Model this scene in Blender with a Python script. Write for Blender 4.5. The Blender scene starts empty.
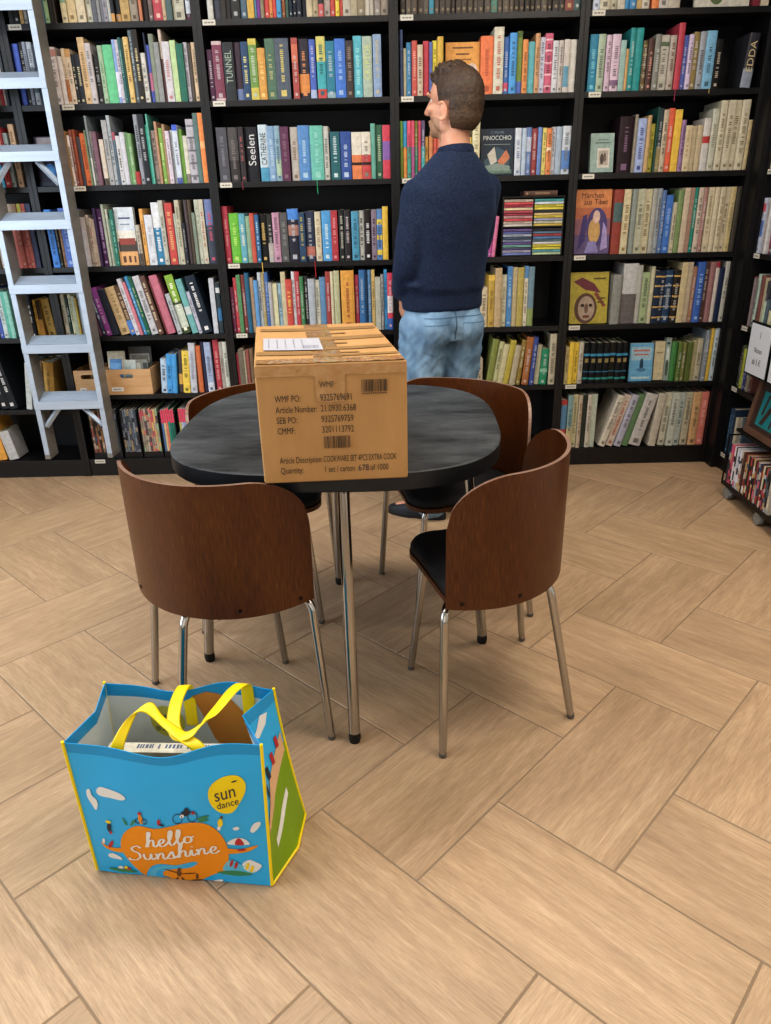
import bpy, bmesh, math, random
from mathutils import Vector, Matrix, Euler, noise
from mathutils.bvhtree import BVHTree
random.seed(11)
scene = bpy.context.scene
col = scene.collection
PI = math.pi

# ------------------------------------------------------------------ colour and materials
def lin(c):
    return c / 12.92 if c <= 0.04045 else ((c + 0.055) / 1.055) ** 2.4
def rgb(h):
    h = h.lstrip('#')
    return tuple(lin(int(h[i:i + 2], 16) / 255) for i in (0, 2, 4))
def hx(h):
    return (*rgb(h), 1.0)
MATS = {}
def mat(name, color='808080', rough=0.5, metal=0.0, spec=0.5, noise_amt=0.0, noise_scale=(8, 8, 8), color2=None,
        bump=0.0, bump_scale=None, coord='Object', alpha=1.0, trans=0.0, coat=0.0, detail=4.0):
    if name in MATS: return MATS[name]
    m = bpy.data.materials.new(name); m.use_nodes = True
    nt = m.node_tree; n = nt.nodes; l = nt.links
    b = n['Principled BSDF']
    b.inputs['Base Color'].default_value = hx(color)
    b.inputs['Roughness'].default_value = rough
    b.inputs['Metallic'].default_value = metal
    b.inputs['Specular IOR Level'].default_value = spec
    b.inputs['Coat Weight'].default_value = coat
    b.inputs['Alpha'].default_value = alpha
    b.inputs['Transmission Weight'].default_value = trans
    if noise_amt or color2 or bump:
        tc = n.new('ShaderNodeTexCoord'); mp = n.new('ShaderNodeMapping')
        mp.inputs['Scale'].default_value = noise_scale
        l.new(tc.outputs[coord], mp.inputs['Vector'])
        nz = n.new('ShaderNodeTexNoise'); nz.inputs['Scale'].default_value = 1.0
        nz.inputs['Detail'].default_value = detail; nz.inputs['Roughness'].default_value = 0.6
        l.new(mp.outputs['Vector'], nz.inputs['Vector'])
        if color2:
            mr = n.new('ShaderNodeMapRange'); mr.inputs['From Min'].default_value = 0.34; mr.inputs['From Max'].default_value = 0.66
            l.new(nz.outputs['Fac'], mr.inputs['Value'])
            mx = n.new('ShaderNodeMix'); mx.data_type = 'RGBA'
            mx.inputs['A'].default_value = hx(color); mx.inputs['B'].default_value = hx(color2)
            l.new(mr.outputs['Result'], mx.inputs['Factor']); l.new(mx.outputs['Result'], b.inputs['Base Color'])
        if bump:
            bp = n.new('ShaderNodeBump'); bp.inputs['Strength'].default_value = bump; bp.inputs['Distance'].default_value = 0.002
            src = nz
            if bump_scale:
                mp2 = n.new('ShaderNodeMapping'); mp2.inputs['Scale'].default_value = bump_scale
                l.new(tc.outputs[coord], mp2.inputs['Vector'])
                src = n.new('ShaderNodeTexNoise'); src.inputs['Scale'].default_value = 1.0; src.inputs['Detail'].default_value = 3
                l.new(mp2.outputs['Vector'], src.inputs['Vector'])
            l.new(src.outputs['Fac'], bp.inputs['Height']); l.new(bp.outputs['Normal'], b.inputs['Normal'])
    MATS[name] = m
    return m
def attr_mat(name, rough=0.5, gain=1.0, bump=0.0):
    m = bpy.data.materials.new(name); m.use_nodes = True
    nt = m.node_tree; b = nt.nodes['Principled BSDF']
    a = nt.nodes.new('ShaderNodeAttribute'); a.attribute_name = 'Col'
    nz = nt.nodes.new('ShaderNodeTexNoise'); nz.inputs['Scale'].default_value = 55; nz.inputs['Detail'].default_value = 3
    tc = nt.nodes.new('ShaderNodeTexCoord'); nt.links.new(tc.outputs['Object'], nz.inputs['Vector'])
    mr = nt.nodes.new('ShaderNodeMapRange'); mr.inputs['From Min'].default_value = .3; mr.inputs['From Max'].default_value = .7
    mr.inputs['To Min'].default_value = .82 * gain; mr.inputs['To Max'].default_value = 1.1 * gain
    nt.links.new(nz.outputs['Fac'], mr.inputs['Value'])
    vm = nt.nodes.new('ShaderNodeVectorMath'); vm.operation = 'SCALE'
    nt.links.new(a.outputs['Color'], vm.inputs[0]); nt.links.new(mr.outputs['Result'], vm.inputs['Scale'])
    hs = nt.nodes.new('ShaderNodeHueSaturation'); hs.inputs['Saturation'].default_value = .9
    nt.links.new(vm.outputs['Vector'], hs.inputs['Color']); nt.links.new(hs.outputs['Color'], b.inputs['Base Color'])
    b.inputs['Roughness'].default_value = rough
    b.inputs['Specular IOR Level'].default_value = 0.35
    MATS[name] = m
    return m

# ------------------------------------------------------------------ mesh builder
class MB:
    def __init__(s): s.v = []; s.f = []; s.m = []; s.c = []
    def add(s, verts, faces, m=0, c=None, M=None):
        o = len(s.v)
        s.v += [tuple(M @ Vector(p)) if M is not None else tuple(p) for p in verts]
        for i, f in enumerate(faces):
            s.f.append(tuple(k + o for k in f)); s.m.append(m)
            s.c.append(c[i] if isinstance(c, list) else c)
        return s
    def box(s, x0, x1, y0, y1, z0, z1, m=0, c=None, M=None, bev=0.0):
        if bev > 0:
            bm = bmesh.new(); bmesh.ops.create_cube(bm, size=1)
            for v in bm.verts:
                v.co = Vector(((x0 + x1) / 2 + v.co.x * (x1 - x0), (y0 + y1) / 2 + v.co.y * (y1 - y0), (z0 + z1) / 2 + v.co.z * (z1 - z0)))
            bmesh.ops.bevel(bm, geom=bm.edges[:], offset=bev, segments=2, profile=0.7, affect='EDGES')
            s.bm(bm, m, c, M); return s
        v = [(x0, y0, z0), (x1, y0, z0), (x1, y1, z0), (x0, y1, z0), (x0, y0, z1), (x1, y0, z1), (x1, y1, z1), (x0, y1, z1)]
        f = [(0, 3, 2, 1), (4, 5, 6, 7), (0, 1, 5, 4), (1, 2, 6, 5), (2, 3, 7, 6), (3, 0, 4, 7)]
        return s.add(v, f, m, c, M)
    def bm(s, bm, m=0, c=None, M=None, free=True):
        bm.verts.ensure_lookup_table(); bm.verts.index_update()
        s.add([v.co[:] for v in bm.verts], [tuple(v.index for v in f.verts) for f in bm.faces], m, c, M)
        if free: bm.free()
        return s
    def tube(s, pts, rad, n=14, m=0, c=None, M=None, cap=True, flat=None):
        pts = [Vector(p) for p in pts]
        if not isinstance(rad, (list, tuple)): rad = [rad] * len(pts)
        V = []; F = []
        up = None
        for i, p in enumerate(pts):
            t = (pts[min(i + 1, len(pts) - 1)] - pts[max(i - 1, 0)]).normalized()
            if up is None:
                up = Vector((0, 0, 1)) if abs(t.z) < .9 else Vector((1, 0, 0))
            a = (up - t * up.dot(t)).normalized(); b = t.cross(a); up = a
            for k in range(n):
                th = 2 * PI * k / n
                V.append(p + (a * math.cos(th) + b * math.sin(th)) * rad[i])
        for i in range(len(pts) - 1):
            for k in range(n):
                F.append((i * n + k, i * n + (k + 1) % n, (i + 1) * n + (k + 1) % n, (i + 1) * n + k))
        if cap:
            F.append(tuple(reversed(range(n)))); F.append(tuple(range((len(pts) - 1) * n, len(pts) * n)))
        return s.add(V, F, m, c, M)
    def lathe(s, prof, n=24, m=0, c=None, M=None):
        V = []; F = []
        for r, z in prof:
            for k in range(n):
                V.append((r * math.cos(2 * PI * k / n), r * math.sin(2 * PI * k / n), z))
        for i in range(len(prof) - 1):
            for k in range(n):
                F.append((i * n + k, i * n + (k + 1) % n, (i + 1) * n + (k + 1) % n, (i + 1) * n + k))
        F.append(tuple(reversed(range(n)))); F.append(tuple(range((len(prof) - 1) * n, len(prof) * n)))
        return s.add(V, F, m, c, M)
    def grid(s, fn, nu, nv, m=0, c=None, flip=False):
        V = [fn(i / nu, j / nv) for j in range(nv + 1) for i in range(nu + 1)]
        F = []
        for j in range(nv):
            for i in range(nu):
                a = j * (nu + 1) + i
                q = (a, a + 1, a + nu + 2, a + nu + 1)
                F.append(tuple(reversed(q)) if flip else q)
        return s.add(V, F, m, c)
    def mesh(s, name, mats, smooth=False, angle=None):
        me = bpy.data.meshes.new(name)
        me.from_pydata(s.v, [], s.f)
        for m in mats: me.materials.append(m)
        me.polygons.foreach_set('material_index', s.m)
        if any(c is not None for c in s.c):
            at = me.color_attributes.new('Col', 'FLOAT_COLOR', 'CORNER')
            data = []
            for f, c in zip(s.f, s.c):
                cc = c if c is not None else (.5, .5, .5)
                for _ in f: data += [cc[0], cc[1], cc[2], 1.0]
            at.data.foreach_set('color', data)
        if smooth:
            me.polygons.foreach_set('use_smooth', [True] * len(me.polygons))
            if angle: me.set_sharp_from_angle(angle=math.radians(angle))
        me.update()
        return me
def obj(name, mb, mats, parent=None, smooth=False, angle=40, loc=None, rot=None):
    if not isinstance(mats, (list, tuple)): mats = [mats]
    me = mb.mesh(name, mats, smooth, angle) if isinstance(mb, MB) else mb
    o = bpy.data.objects.new(name, me); col.objects.link(o)
    if parent: o.parent = parent
    if loc is not None: o.location = loc
    if rot is not None: o.rotation_euler = rot
    return o
def tag(o, label=None, cat=None, group=None, kind=None):
    if label: o['label'] = label
    if cat: o['category'] = cat
    if group: o['group'] = group
    if kind: o['kind'] = kind
    return o
def thing(name, label, cat, loc=(0, 0, 0), rz=0.0, group=None):
    o = bpy.data.objects.new(name, None); col.objects.link(o)
    o.empty_display_size = .1
    o.location = loc; o.rotation_euler = (0, 0, rz)
    return tag(o, label, cat, group)
def struct(name, mb, mats, smooth=False):
    return tag(obj(name, mb, mats, smooth=smooth), kind='structure')
def copy_tree(o, parent=None):
    c = o.copy(); col.objects.link(c)
    if parent: c.parent = parent
    for ch in list(o.children): copy_tree(ch, c)
    return c
def text_geo(body, size=1.0, align='LEFT', sx=1.0, res=3, spacing=1.0):
    cu = bpy.data.curves.new('txt', 'FONT'); cu.body = body; cu.size = size; cu.align_x = align
    cu.resolution_u = res; cu.space_character = spacing
    o = bpy.data.objects.new('txt', cu); col.objects.link(o)
    dg = bpy.context.evaluated_depsgraph_get(); dg.update()
    me = o.evaluated_get(dg).to_mesh()
    V = [(v.co.x * sx, v.co.y, 0) for v in me.vertices]; F = [tuple(p.vertices) for p in me.polygons]
    o.evaluated_get(dg).to_mesh_clear()
    bpy.data.objects.remove(o); bpy.data.curves.remove(cu)
    return V, F
def frame(ox, oy, oz, ex, ey, ez):
    """matrix taking local x,y,z axes to the given vectors"""
    ex, ey, ez = Vector(ex), Vector(ey), Vector(ez)
    return Matrix(((ex.x, ey.x, ez.x, ox), (ex.y, ey.y, ez.y, oy), (ex.z, ey.z, ez.z, oz), (0, 0, 0, 1)))
def spline(pts, n=8, closed=False):
    pts = [Vector(p) for p in pts]; out = []; N = len(pts)
    rng = range(N) if closed else range(N - 1)
    for i in rng:
        if closed: p0, p1, p2, p3 = pts[(i - 1) % N], pts[i], pts[(i + 1) % N], pts[(i + 2) % N]
        else: p0, p1, p2, p3 = pts[max(i - 1, 0)], pts[i], pts[i + 1], pts[min(i + 2, N - 1)]
        for k in range(n):
            t = k / n
            out.append(.5 * ((2 * p1) + (p2 - p0) * t + (2 * p0 - 5 * p1 + 4 * p2 - p3) * t * t + (3 * p1 - p0 - 3 * p2 + p3) * t ** 3))
    if not closed: out.append(pts[-1])
    return out

# ------------------------------------------------------------------ camera
cam = bpy.data.cameras.new('camera'); camo = bpy.data.objects.new('camera', cam); col.objects.link(camo)
cam.sensor_fit = 'HORIZONTAL'; cam.sensor_width = 36; cam.lens = 34.191; cam.clip_start = .01
Rw = Matrix(((0.99973247923125, -0.007082809537877988, -0.02201826013082092),
             (-0.0230282421993038, -0.39374741325917295, -0.9189301794004376),
             (-0.0021610255316769633, 0.9191913883195166, -0.39380518230197437)))
cr = Matrix((Rw[0], -Rw[1], -Rw[2])).transposed()
camo.matrix_world = Matrix.Translation((0, 0, 1.3366)) @ cr.to_4x4()
scene.camera = camo
scene.view_settings.view_transform = 'Standard'
scene.view_settings.look = 'Medium High Contrast'
scene.view_settings.exposure = 0.0
scene.cycles.max_bounces = 8
scene.cycles.sample_clamp_indirect = 4.0

# ------------------------------------------------------------------ room shell
XL, XR, YB, YF, ZC = -3.1, 2.07, 4.0, -1.9, 2.75
m_wall = mat('plaster', 'd8d6d0', .9, noise_amt=1, color2='dedcd6', noise_scale=(3, 3, 3))
m_base = mat('skirting_paint', 'c8c6c0', .5)
def rect_wall(name, p0, p1, p2, p3):
    return struct(name, MB().add([p0, p1, p2, p3], [(0, 1, 2, 3)]), m_wall)
rect_wall('wall_back', (XL, YB, 0), (XR, YB, 0), (XR, YB, ZC), (XL, YB, ZC))
rect_wall('wall_left', (XL, YF, 0), (XL, YB, 0), (XL, YB, ZC), (XL, YF, ZC))
rect_wall('wall_right', (XR, YB, 0), (XR, YF, 0), (XR, YF, ZC), (XR, YB, ZC))
rect_wall('wall_front', (XR, YF, 0), (XL, YF, 0), (XL, YF, ZC), (XR, YF, ZC))
struct('ceiling', MB().add([(XL, YF, ZC), (XL, YB, ZC), (XR, YB, ZC), (XR, YF, ZC)], [(0, 1, 2, 3)]), m_wall)

# floor: 30 x 60 cm wood-look tiles laid in a herringbone, grout between them
def tile_mat():
    m = bpy.data.materials.new('wood_look_tile'); m.use_nodes = True
    nt = m.node_tree; n = nt.nodes; l = nt.links; b = n['Principled BSDF']
    uv = n.new('ShaderNodeUVMap'); uv.uv_map = 'tile'
    def nz(sc, det, rough=.6, dist=0.0):
        mp = n.new('ShaderNodeMapping'); mp.inputs['Scale'].default_value = sc
        l.new(uv.outputs['UV'], mp.inputs['Vector'])
        t = n.new('ShaderNodeTexNoise'); t.inputs['Scale'].default_value = 1; t.inputs['Detail'].default_value = det
        t.inputs['Roughness'].default_value = rough; t.inputs['Distortion'].default_value = dist
        l.new(mp.outputs['Vector'], t.inputs['Vector']); return t
    a = nz((3.5, 34, 1), 6, .68, .8); f = nz((16, 230, 1), 5, .8, .4); g = nz((1.6, 4.5, 1), 2, .5)
    cr_ = n.new('ShaderNodeValToRGB'); e = cr_.color_ramp.elements
    e[0].position = .28; e[0].color = hx('a68b70'); e[1].position = .72; e[1].color = hx('c2a789')
    k = e.new(.5); k.color = hx('b4987a')
    l.new(a.outputs['Fac'], cr_.inputs['Fac'])
    mr = n.new('ShaderNodeMapRange'); mr.inputs['From Min'].default_value = .3; mr.inputs['From Max'].default_value = .7
    mr.inputs['To Min'].default_value = .74; mr.inputs['To Max'].default_value = 1.18
    l.new(f.outputs['Fac'], mr.inputs['Value'])
    mr2 = n.new('ShaderNodeMapRange'); mr2.inputs['From Min'].default_value = .3; mr2.inputs['From Max'].default_value = .7
    mr2.inputs['To Min'].default_value = .9; mr2.inputs['To Max'].default_value = 1.08
    l.new(g.outputs['Fac'], mr2.inputs['Value'])
    at = n.new('ShaderNodeAttribute'); at.attribute_name = 'Col'
    mu = n.new('ShaderNodeMath'); mu.operation = 'MULTIPLY'; l.new(mr.outputs['Result'], mu.inputs[0]); l.new(mr2.outputs['Result'], mu.inputs[1])
    mu2 = n.new('ShaderNodeMath'); mu2.operation = 'MULTIPLY'; l.new(mu.outputs[0], mu2.inputs[0]); l.new(at.outputs['Fac'], mu2.inputs[1])
    vm = n.new('ShaderNodeVectorMath'); vm.operation = 'SCALE'
    l.new(cr_.outputs['Color'], vm.inputs[0]); l.new(mu2.outputs[0], vm.inputs['Scale']); l.new(vm.outputs['Vector'], b.inputs['Base Color'])
    b.inputs['Roughness'].default_value = .42
    b.inputs['Specular IOR Level'].default_value = .35
    bp = n.new('ShaderNodeBump'); bp.inputs['Strength'].default_value = .12; bp.inputs['Distance'].default_value = .002
    l.new(f.outputs['Fac'], bp.inputs['Height']); l.new(bp.outputs['Normal'], b.inputs['Normal'])
    return m
def build_floor():
    W = .30; o = Vector((.251, 1.341)); a = Vector((.727, -.687)).normalized(); bb = Vector((-a.y, a.x))
    mb = MB(); uvs = []
    g = .0022; bev = .0012; zt = 0.0
    rnd = random.Random(4)
    def inside(u, v): 
        p = o + a * (u * W) + bb * (v * W); return XL - .7 < p.x < XR + .7 and YF - .7 < p.y < YB + .7
    for i in range(-24, 25):
        for j in range(-24, 25):
            s = (i - j) % 4
            if s == 1: u0, u1, v0, v1, along = i, i + 2, j, j + 1, 0
            elif s == 0: u0, u1, v0, v1, along = i, i + 1, j, j + 2, 1
            else: continue
            if not inside((u0 + u1) / 2, (v0 + v1) / 2): continue
            A0, A1, B0, B1 = u0 * W + g, u1 * W - g, v0 * W + g, v1 * W - g
            def P(x, y, z): q = o + a * x + bb * y; return (min(max(q.x, XL), XR), min(max(q.y, YF), YB), z)
            V = [P(A0, B0, zt - bev), P(A1, B0, zt - bev), P(A1, B1, zt - bev), P(A0, B1, zt - bev),
                 P(A0 + bev, B0 + bev, zt), P(A1 - bev, B0 + bev, zt), P(A1 - bev, B1 - bev, zt), P(A0 + bev, B1 - bev, zt)]
            k = rnd.uniform(.93, 1.05)
            mb.add(V, [(4, 5, 6, 7), (0, 1, 5, 4), (1, 2, 6, 5), (2, 3, 7, 6), (3, 0, 4, 7)], 0, (k, k, k))
            ru, rv = rnd.uniform(0, 40), rnd.uniform(0, 40); sg = rnd.choice((-1, 1))
            loc = []
            for (x, y) in [(A0, B0), (A1, B0), (A1, B1), (A0, B1)] * 2:
                x -= u0 * W; y -= v0 * W
                t = (x, y) if along == 0 else (y, x)
                loc.append((ru + sg * t[0], rv + t[1]))
            for f in [(4, 5, 6, 7), (0, 1, 5, 4), (1, 2, 6, 5), (2, 3, 7, 6), (3, 0, 4, 7)]:
                uvs += [loc[q] for q in f]
    mb.add([(XL, YF, -.0011), (XR, YF, -.0011), (XR, YB, -.0011), (XL, YB, -.0011)], [(0, 1, 2, 3)], 1, (1, 1, 1)); uvs += [(0, 0)] * 4
    me = mb.mesh('floor', [tile_mat(), mat('grout', '8a7660', .9)])
    ul = me.uv_layers.new(name='tile')
    ul.data.foreach_set('uv', [c for p in uvs for c in p])
    return tag(obj('floor', me, []), kind='structure')
build_floor()

# ------------------------------------------------------------------ bookcases
m_black = mat('black_brown_wood', '0f0f11', .42, color2='151416', noise_scale=(3, 3, 40), bump=.05)
m_black_in = mat('black_brown_back', '101014', .6)
m_tag = mat('shelf_tag_card', 'cfcabd', .6)
m_tagtxt = mat('shelf_tag_ink', '77736b', .7)
YS = 3.70
ZS = [.093, .438, .735, 1.065, 1.42, 1.75, 2.055]
def bookcase(label, w, rz, loc, zs, tags):
    """local: x 0..w along the front, y 0 front .. .28 back"""
    t = thing('bookcase', label, 'bookcase', loc, rz)
    D = .28; T = .02; H = 2.40
    for x in (0, w - T): obj('side_panel', MB().box(x, x + T, 0, D, 0, H, bev=.0015), m_black, t)
    obj('back_panel', MB().box(T, w - T, D - .008, D, .02, H - .02), m_black_in, t)
    obj('top_panel', MB().box(T, w - T, 0, D - .008, H - .025, H, bev=.0015), m_black, t)
    pl = MB().box(T, w - T, .006, .024, 0.0, zs[0] - .024)
    if tags is not None:
        for sx in (.22, .62):
            M = frame(w * sx, .006, .045, (1, 0, 0), (0, 0, 1), (0, -1, 0))
            pl.lathe([(.017, 0), (.017, .001), (.013, .0015)], 16, 0, M=M)
    obj('plinth', pl, m_black, t)
    for i, z in enumerate(zs):
        s = obj('shelf', MB().box(T, w - T, .004, D - .008, z - .024, z, bev=.0012), m_black, t)
        if tags is not None and i < len(tags) and tags[i] is not None:
            x = tags[i]
            lb = MB().box(x, x + .055, .0025, .0039, z - .0225, z - .0015, 0)
            for k in range(3): lb.box(x + .008 + k * .014, x + .019 + k * .014, .0022, .0026, z - .015, z - .010, 1)
            obj('shelf_label', lb, [m_tag, m_tagtxt], s)
    return t
CX = [-2.435, -1.60, -.765, .075, .895, 1.71]
zc0 = list(ZS); zc0[1] = .37
bookcase('black bookcase at the far left behind the ladder\'s left rail', .8345, 0, (CX[0], YS, 0), zc0, [None] * 7)
bookcase('black bookcase behind the aluminium ladder with wooden crates on a shelf', .8345, 0, (CX[1], YS, 0), ZS, [.05, None, None, None, .19, .2, .03])
bookcase('black bookcase right behind the cardboard carton', .8395, 0, (CX[2], YS, 0), ZS, [None, None, .035, .03, .03, .035, .025])
bookcase('black bookcase behind the standing man, holding the CD rack', .8195, 0, (CX[3], YS, 0), ZS, [None, None, None, None, .03, .03, .03])
bookcase('black bookcase right of the man with a book about Tibet faced out', .8145, 0, (CX[4], YS, 0), ZS, [None, .035, .03, .03, .04, .04, .03])
sb = bookcase('black bookcase along the right wall behind the rolling rack', 1.2, -PI / 2, (1.735, 3.62, 0), ZS, [.01, .02, .02, .02, .02, .02, .02])
obj('corner_panel', MB().box(-.012, .0, -.03, .28, 0, 2.40), m_black, sb)
obj('corner_panel', MB().add([(-.012, -.03, 0), (0, 0, 0), (0, 0, 2.4), (-.012, -.03, 2.4), (-.083, -.03, 0), (-.083, -.03, 2.4), (-.083, -.022, 0), (-.083, -.022, 2.4), (-.02, -.018, 0), (-.02, -.018, 2.4)], [(4, 0, 3, 5), (0, 1, 2, 3), (6, 7, 9, 8), (4, 5, 7, 6)]), m_black, sb)

# ------------------------------------------------------------------ books
m_book = attr_mat('book_cover', .48, 1.05)
m_ink = {}
def ink(h):
    if h not in m_ink: m_ink[h] = mat('ink_' + h, h, .55)
    return m_ink[h]
PAGE = rgb('cdc3ab')
def dk(c, k): return tuple(x * k for x in c)
def book_geo(mb, w, h, d, hexc, opts, rnd, M=None):
    """spine faces -y at y=0; x 0..w, y 0..d, z 0..h"""
    base = rgb(hexc)
    bands = []; tx = None; vol = False; ribs = None; nofake = False
    for o in opts:
        if o.startswith('b') and '-' in o:
            rng, hh = o[1:].split(':'); a, b = rng.split('-'); bands.append((float(a), float(b), rgb(hh)))
        elif o.startswith('tx:'): tx = rgb(o[3:])
        elif o == 'vb': vol = True
        elif o.startswith('rb:'): ribs = rgb(o[3:])
        elif o.startswith('N:'): nofake = True
    if vol: bands += [(.1, .15, rgb('1a9088')), (.28, .31, rgb('1c6a88')), (.68, .74, rgb('1f88b0'))]
    if ribs:
        bands += [(k, k + .03, ribs) for k in (.1, .3, .5, .7, .88)]
    cuts = sorted({0.0, 1.0} | {b[0] for b in bands} | {b[1] for b in bands})
    hard = w > .012 and rnd.random() < .75
    e = .0035 if hard else .0012
    prof = [(0, e), (w * .18, e * .28), (w * .5, 0), (w * .82, e * .28), (w, e)]
    def colat(z):
        for a, b, c in reversed(bands):
            if a <= z < b: return c
        return base
    V = []; F = []; C = []
    for z in cuts:
        for x, y in prof: V.append((x, y, z * h))
    n = len(prof)
    for i in range(len(cuts) - 1):
        c = colat((cuts[i] + cuts[i + 1]) / 2)
        for k in range(n - 1):
            F.append((i * n + k, i * n + k + 1, (i + 1) * n + k + 1, (i + 1) * n + k)); C.append(c)
    mb.add(V, F, 0, C, M)
    ct = min(.0028, w * .16)
    side = dk(base, .92)
    # cover boards, pages, ends
    V = [(0, e, 0), (w, e, 0), (w, d, 0), (0, d, 0), (0, e, h), (w, e, h), (w, d, h), (0, d, h)]
    mb.add(V, [(0, 4, 7, 3), (1, 2, 6, 5), (0, 3, 2, 1), (3, 7, 6, 2)], 0, [side, side, side, PAGE], M)
    r = .004 if hard else .0004
    V = [(0, e, h), (w, e, h), (w, d, h), (0, d, h), (ct, e + ct, h), (w - ct, e + ct, h), (w - ct, d, h), (ct, d, h),
         (ct, e + ct, h - r), (w - ct, e + ct, h - r), (w - ct, d, h - r), (ct, d, h - r)]
    pg = tuple(p * rnd.uniform(.8, 1.05) for p in PAGE)
    mb.add(V, [(0, 1, 5, 4), (1, 2, 6, 5), (0, 4, 7, 3), (4, 5, 9, 8), (5, 6, 10, 9), (7, 4, 8, 11), (8, 9, 10, 11)], 0, [side, side, side, side, side, side, pg], M)
    mb.add([(w * .18, e * .28, h), (w * .5, 0, h), (w * .82, e * .28, h), (0, e, h), (w, e, h)], [(0, 1, 2), (3, 0, 2, 4)], 0, side, M)
    if tx is None and not nofake and w > .014 and rnd.random() < .6:
        lum = sum(base) / 3
        tx = tuple(min(1, .5 * c + .35) for c in base) if lum < .25 else dk(base, .35)
    y0 = -.0004
    if vol:
        mb.add([(w * .2, y0, h * .52), (w * .8, y0, h * .52), (w * .8, y0, h * .62), (w * .2, y0, h * .62)], [(0, 1, 2, 3)], 0, rgb('8c7c4c'), M)
    elif tx is not None and not nofake:
        z = h * rnd.uniform(.22, .4); ze = h * rnd.uniform(.72, .9); gw = min(w * .46, .016)
        while z < ze:                                         # rows of small marks: lettering too small to read
            L = rnd.uniform(.004, .009)
            q = gw * rnd.uniform(.7, 1)
            mb.add([(w / 2 - q / 2, y0, z), (w / 2 + q / 2, y0, z), (w / 2 + q / 2, y0, z + L * .62), (w / 2 - q / 2, y0, z + L * .62)], [(0, 1, 2, 3)], 0, tx, M)
            z += L + (.009 if rnd.random() < .18 else 0)
        mb.add([(w * .3, y0, h * .05), (w * .7, y0, h * .05), (w * .7, y0, h * .05 + w * .4), (w * .3, y0, h * .05 + w * .4)], [(0, 1, 2, 3)], 0, tx, M)
    return tx
def color_name(h):
    import colorsys
    r, g, b = (int(h[i:i + 2], 16) / 255 for i in (0, 2, 4))
    H, S, V = colorsys.rgb_to_hsv(r, g, b); H *= 360
    if V < .2: return 'black'
    if S < .13: return 'white' if V > .78 else 'pale grey' if V > .62 else 'grey' if V > .4 else 'charcoal'
    if S < .3 and V > .62:
        return 'cream' if 20 <= H < 75 else 'pale pink' if H < 20 or H >= 320 else 'pale green' if H < 165 else 'pale blue' if H < 250 else 'pale lilac'
    if S < .3 and V < .4: return 'charcoal'
    dark = 'dark ' if V < .45 else ''
    if H < 12 or H >= 345: return dark + ('red' if S > .5 else 'rose' if V > .5 else 'maroon')
    if H < 42:
        if V < .62 or S < .45: return dark + 'brown' if V < .6 else 'tan'
        return 'orange' if S > .68 else 'tan'
    if H < 66: return 'yellow' if S > .6 and V > .6 else 'olive' if V < .65 else 'beige'
    if H < 160: return dark + 'green'
    if H < 195: return dark + 'teal'
    if H < 250: return ('navy' if V < .4 else 'blue')
    if H < 300: return dark + 'purple'
    return dark + 'pink' if V > .5 else dark + 'plum'
SHELF = {1: 'top visible shelf', 2: 'second shelf', 3: 'third shelf', 4: 'fourth shelf', 5: 'fifth shelf', 6: 'sixth shelf', 7: 'bottom shelf'}
CASE = {'C0': 'far-left bookcase', 'C1': 'bookcase behind the ladder', 'C2': 'bookcase behind the carton', 'C3': 'bookcase behind the man',
        'C4': 'bookcase right of the man', 'C5': 'bookcase along the right wall'}
ORD = 'first second third fourth fifth sixth seventh eighth ninth tenth eleventh twelfth thirteenth fourteenth fifteenth sixteenth seventeenth eighteenth nineteenth twentieth'.split() + [f'number {k}' for k in range(21, 60)]
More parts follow.
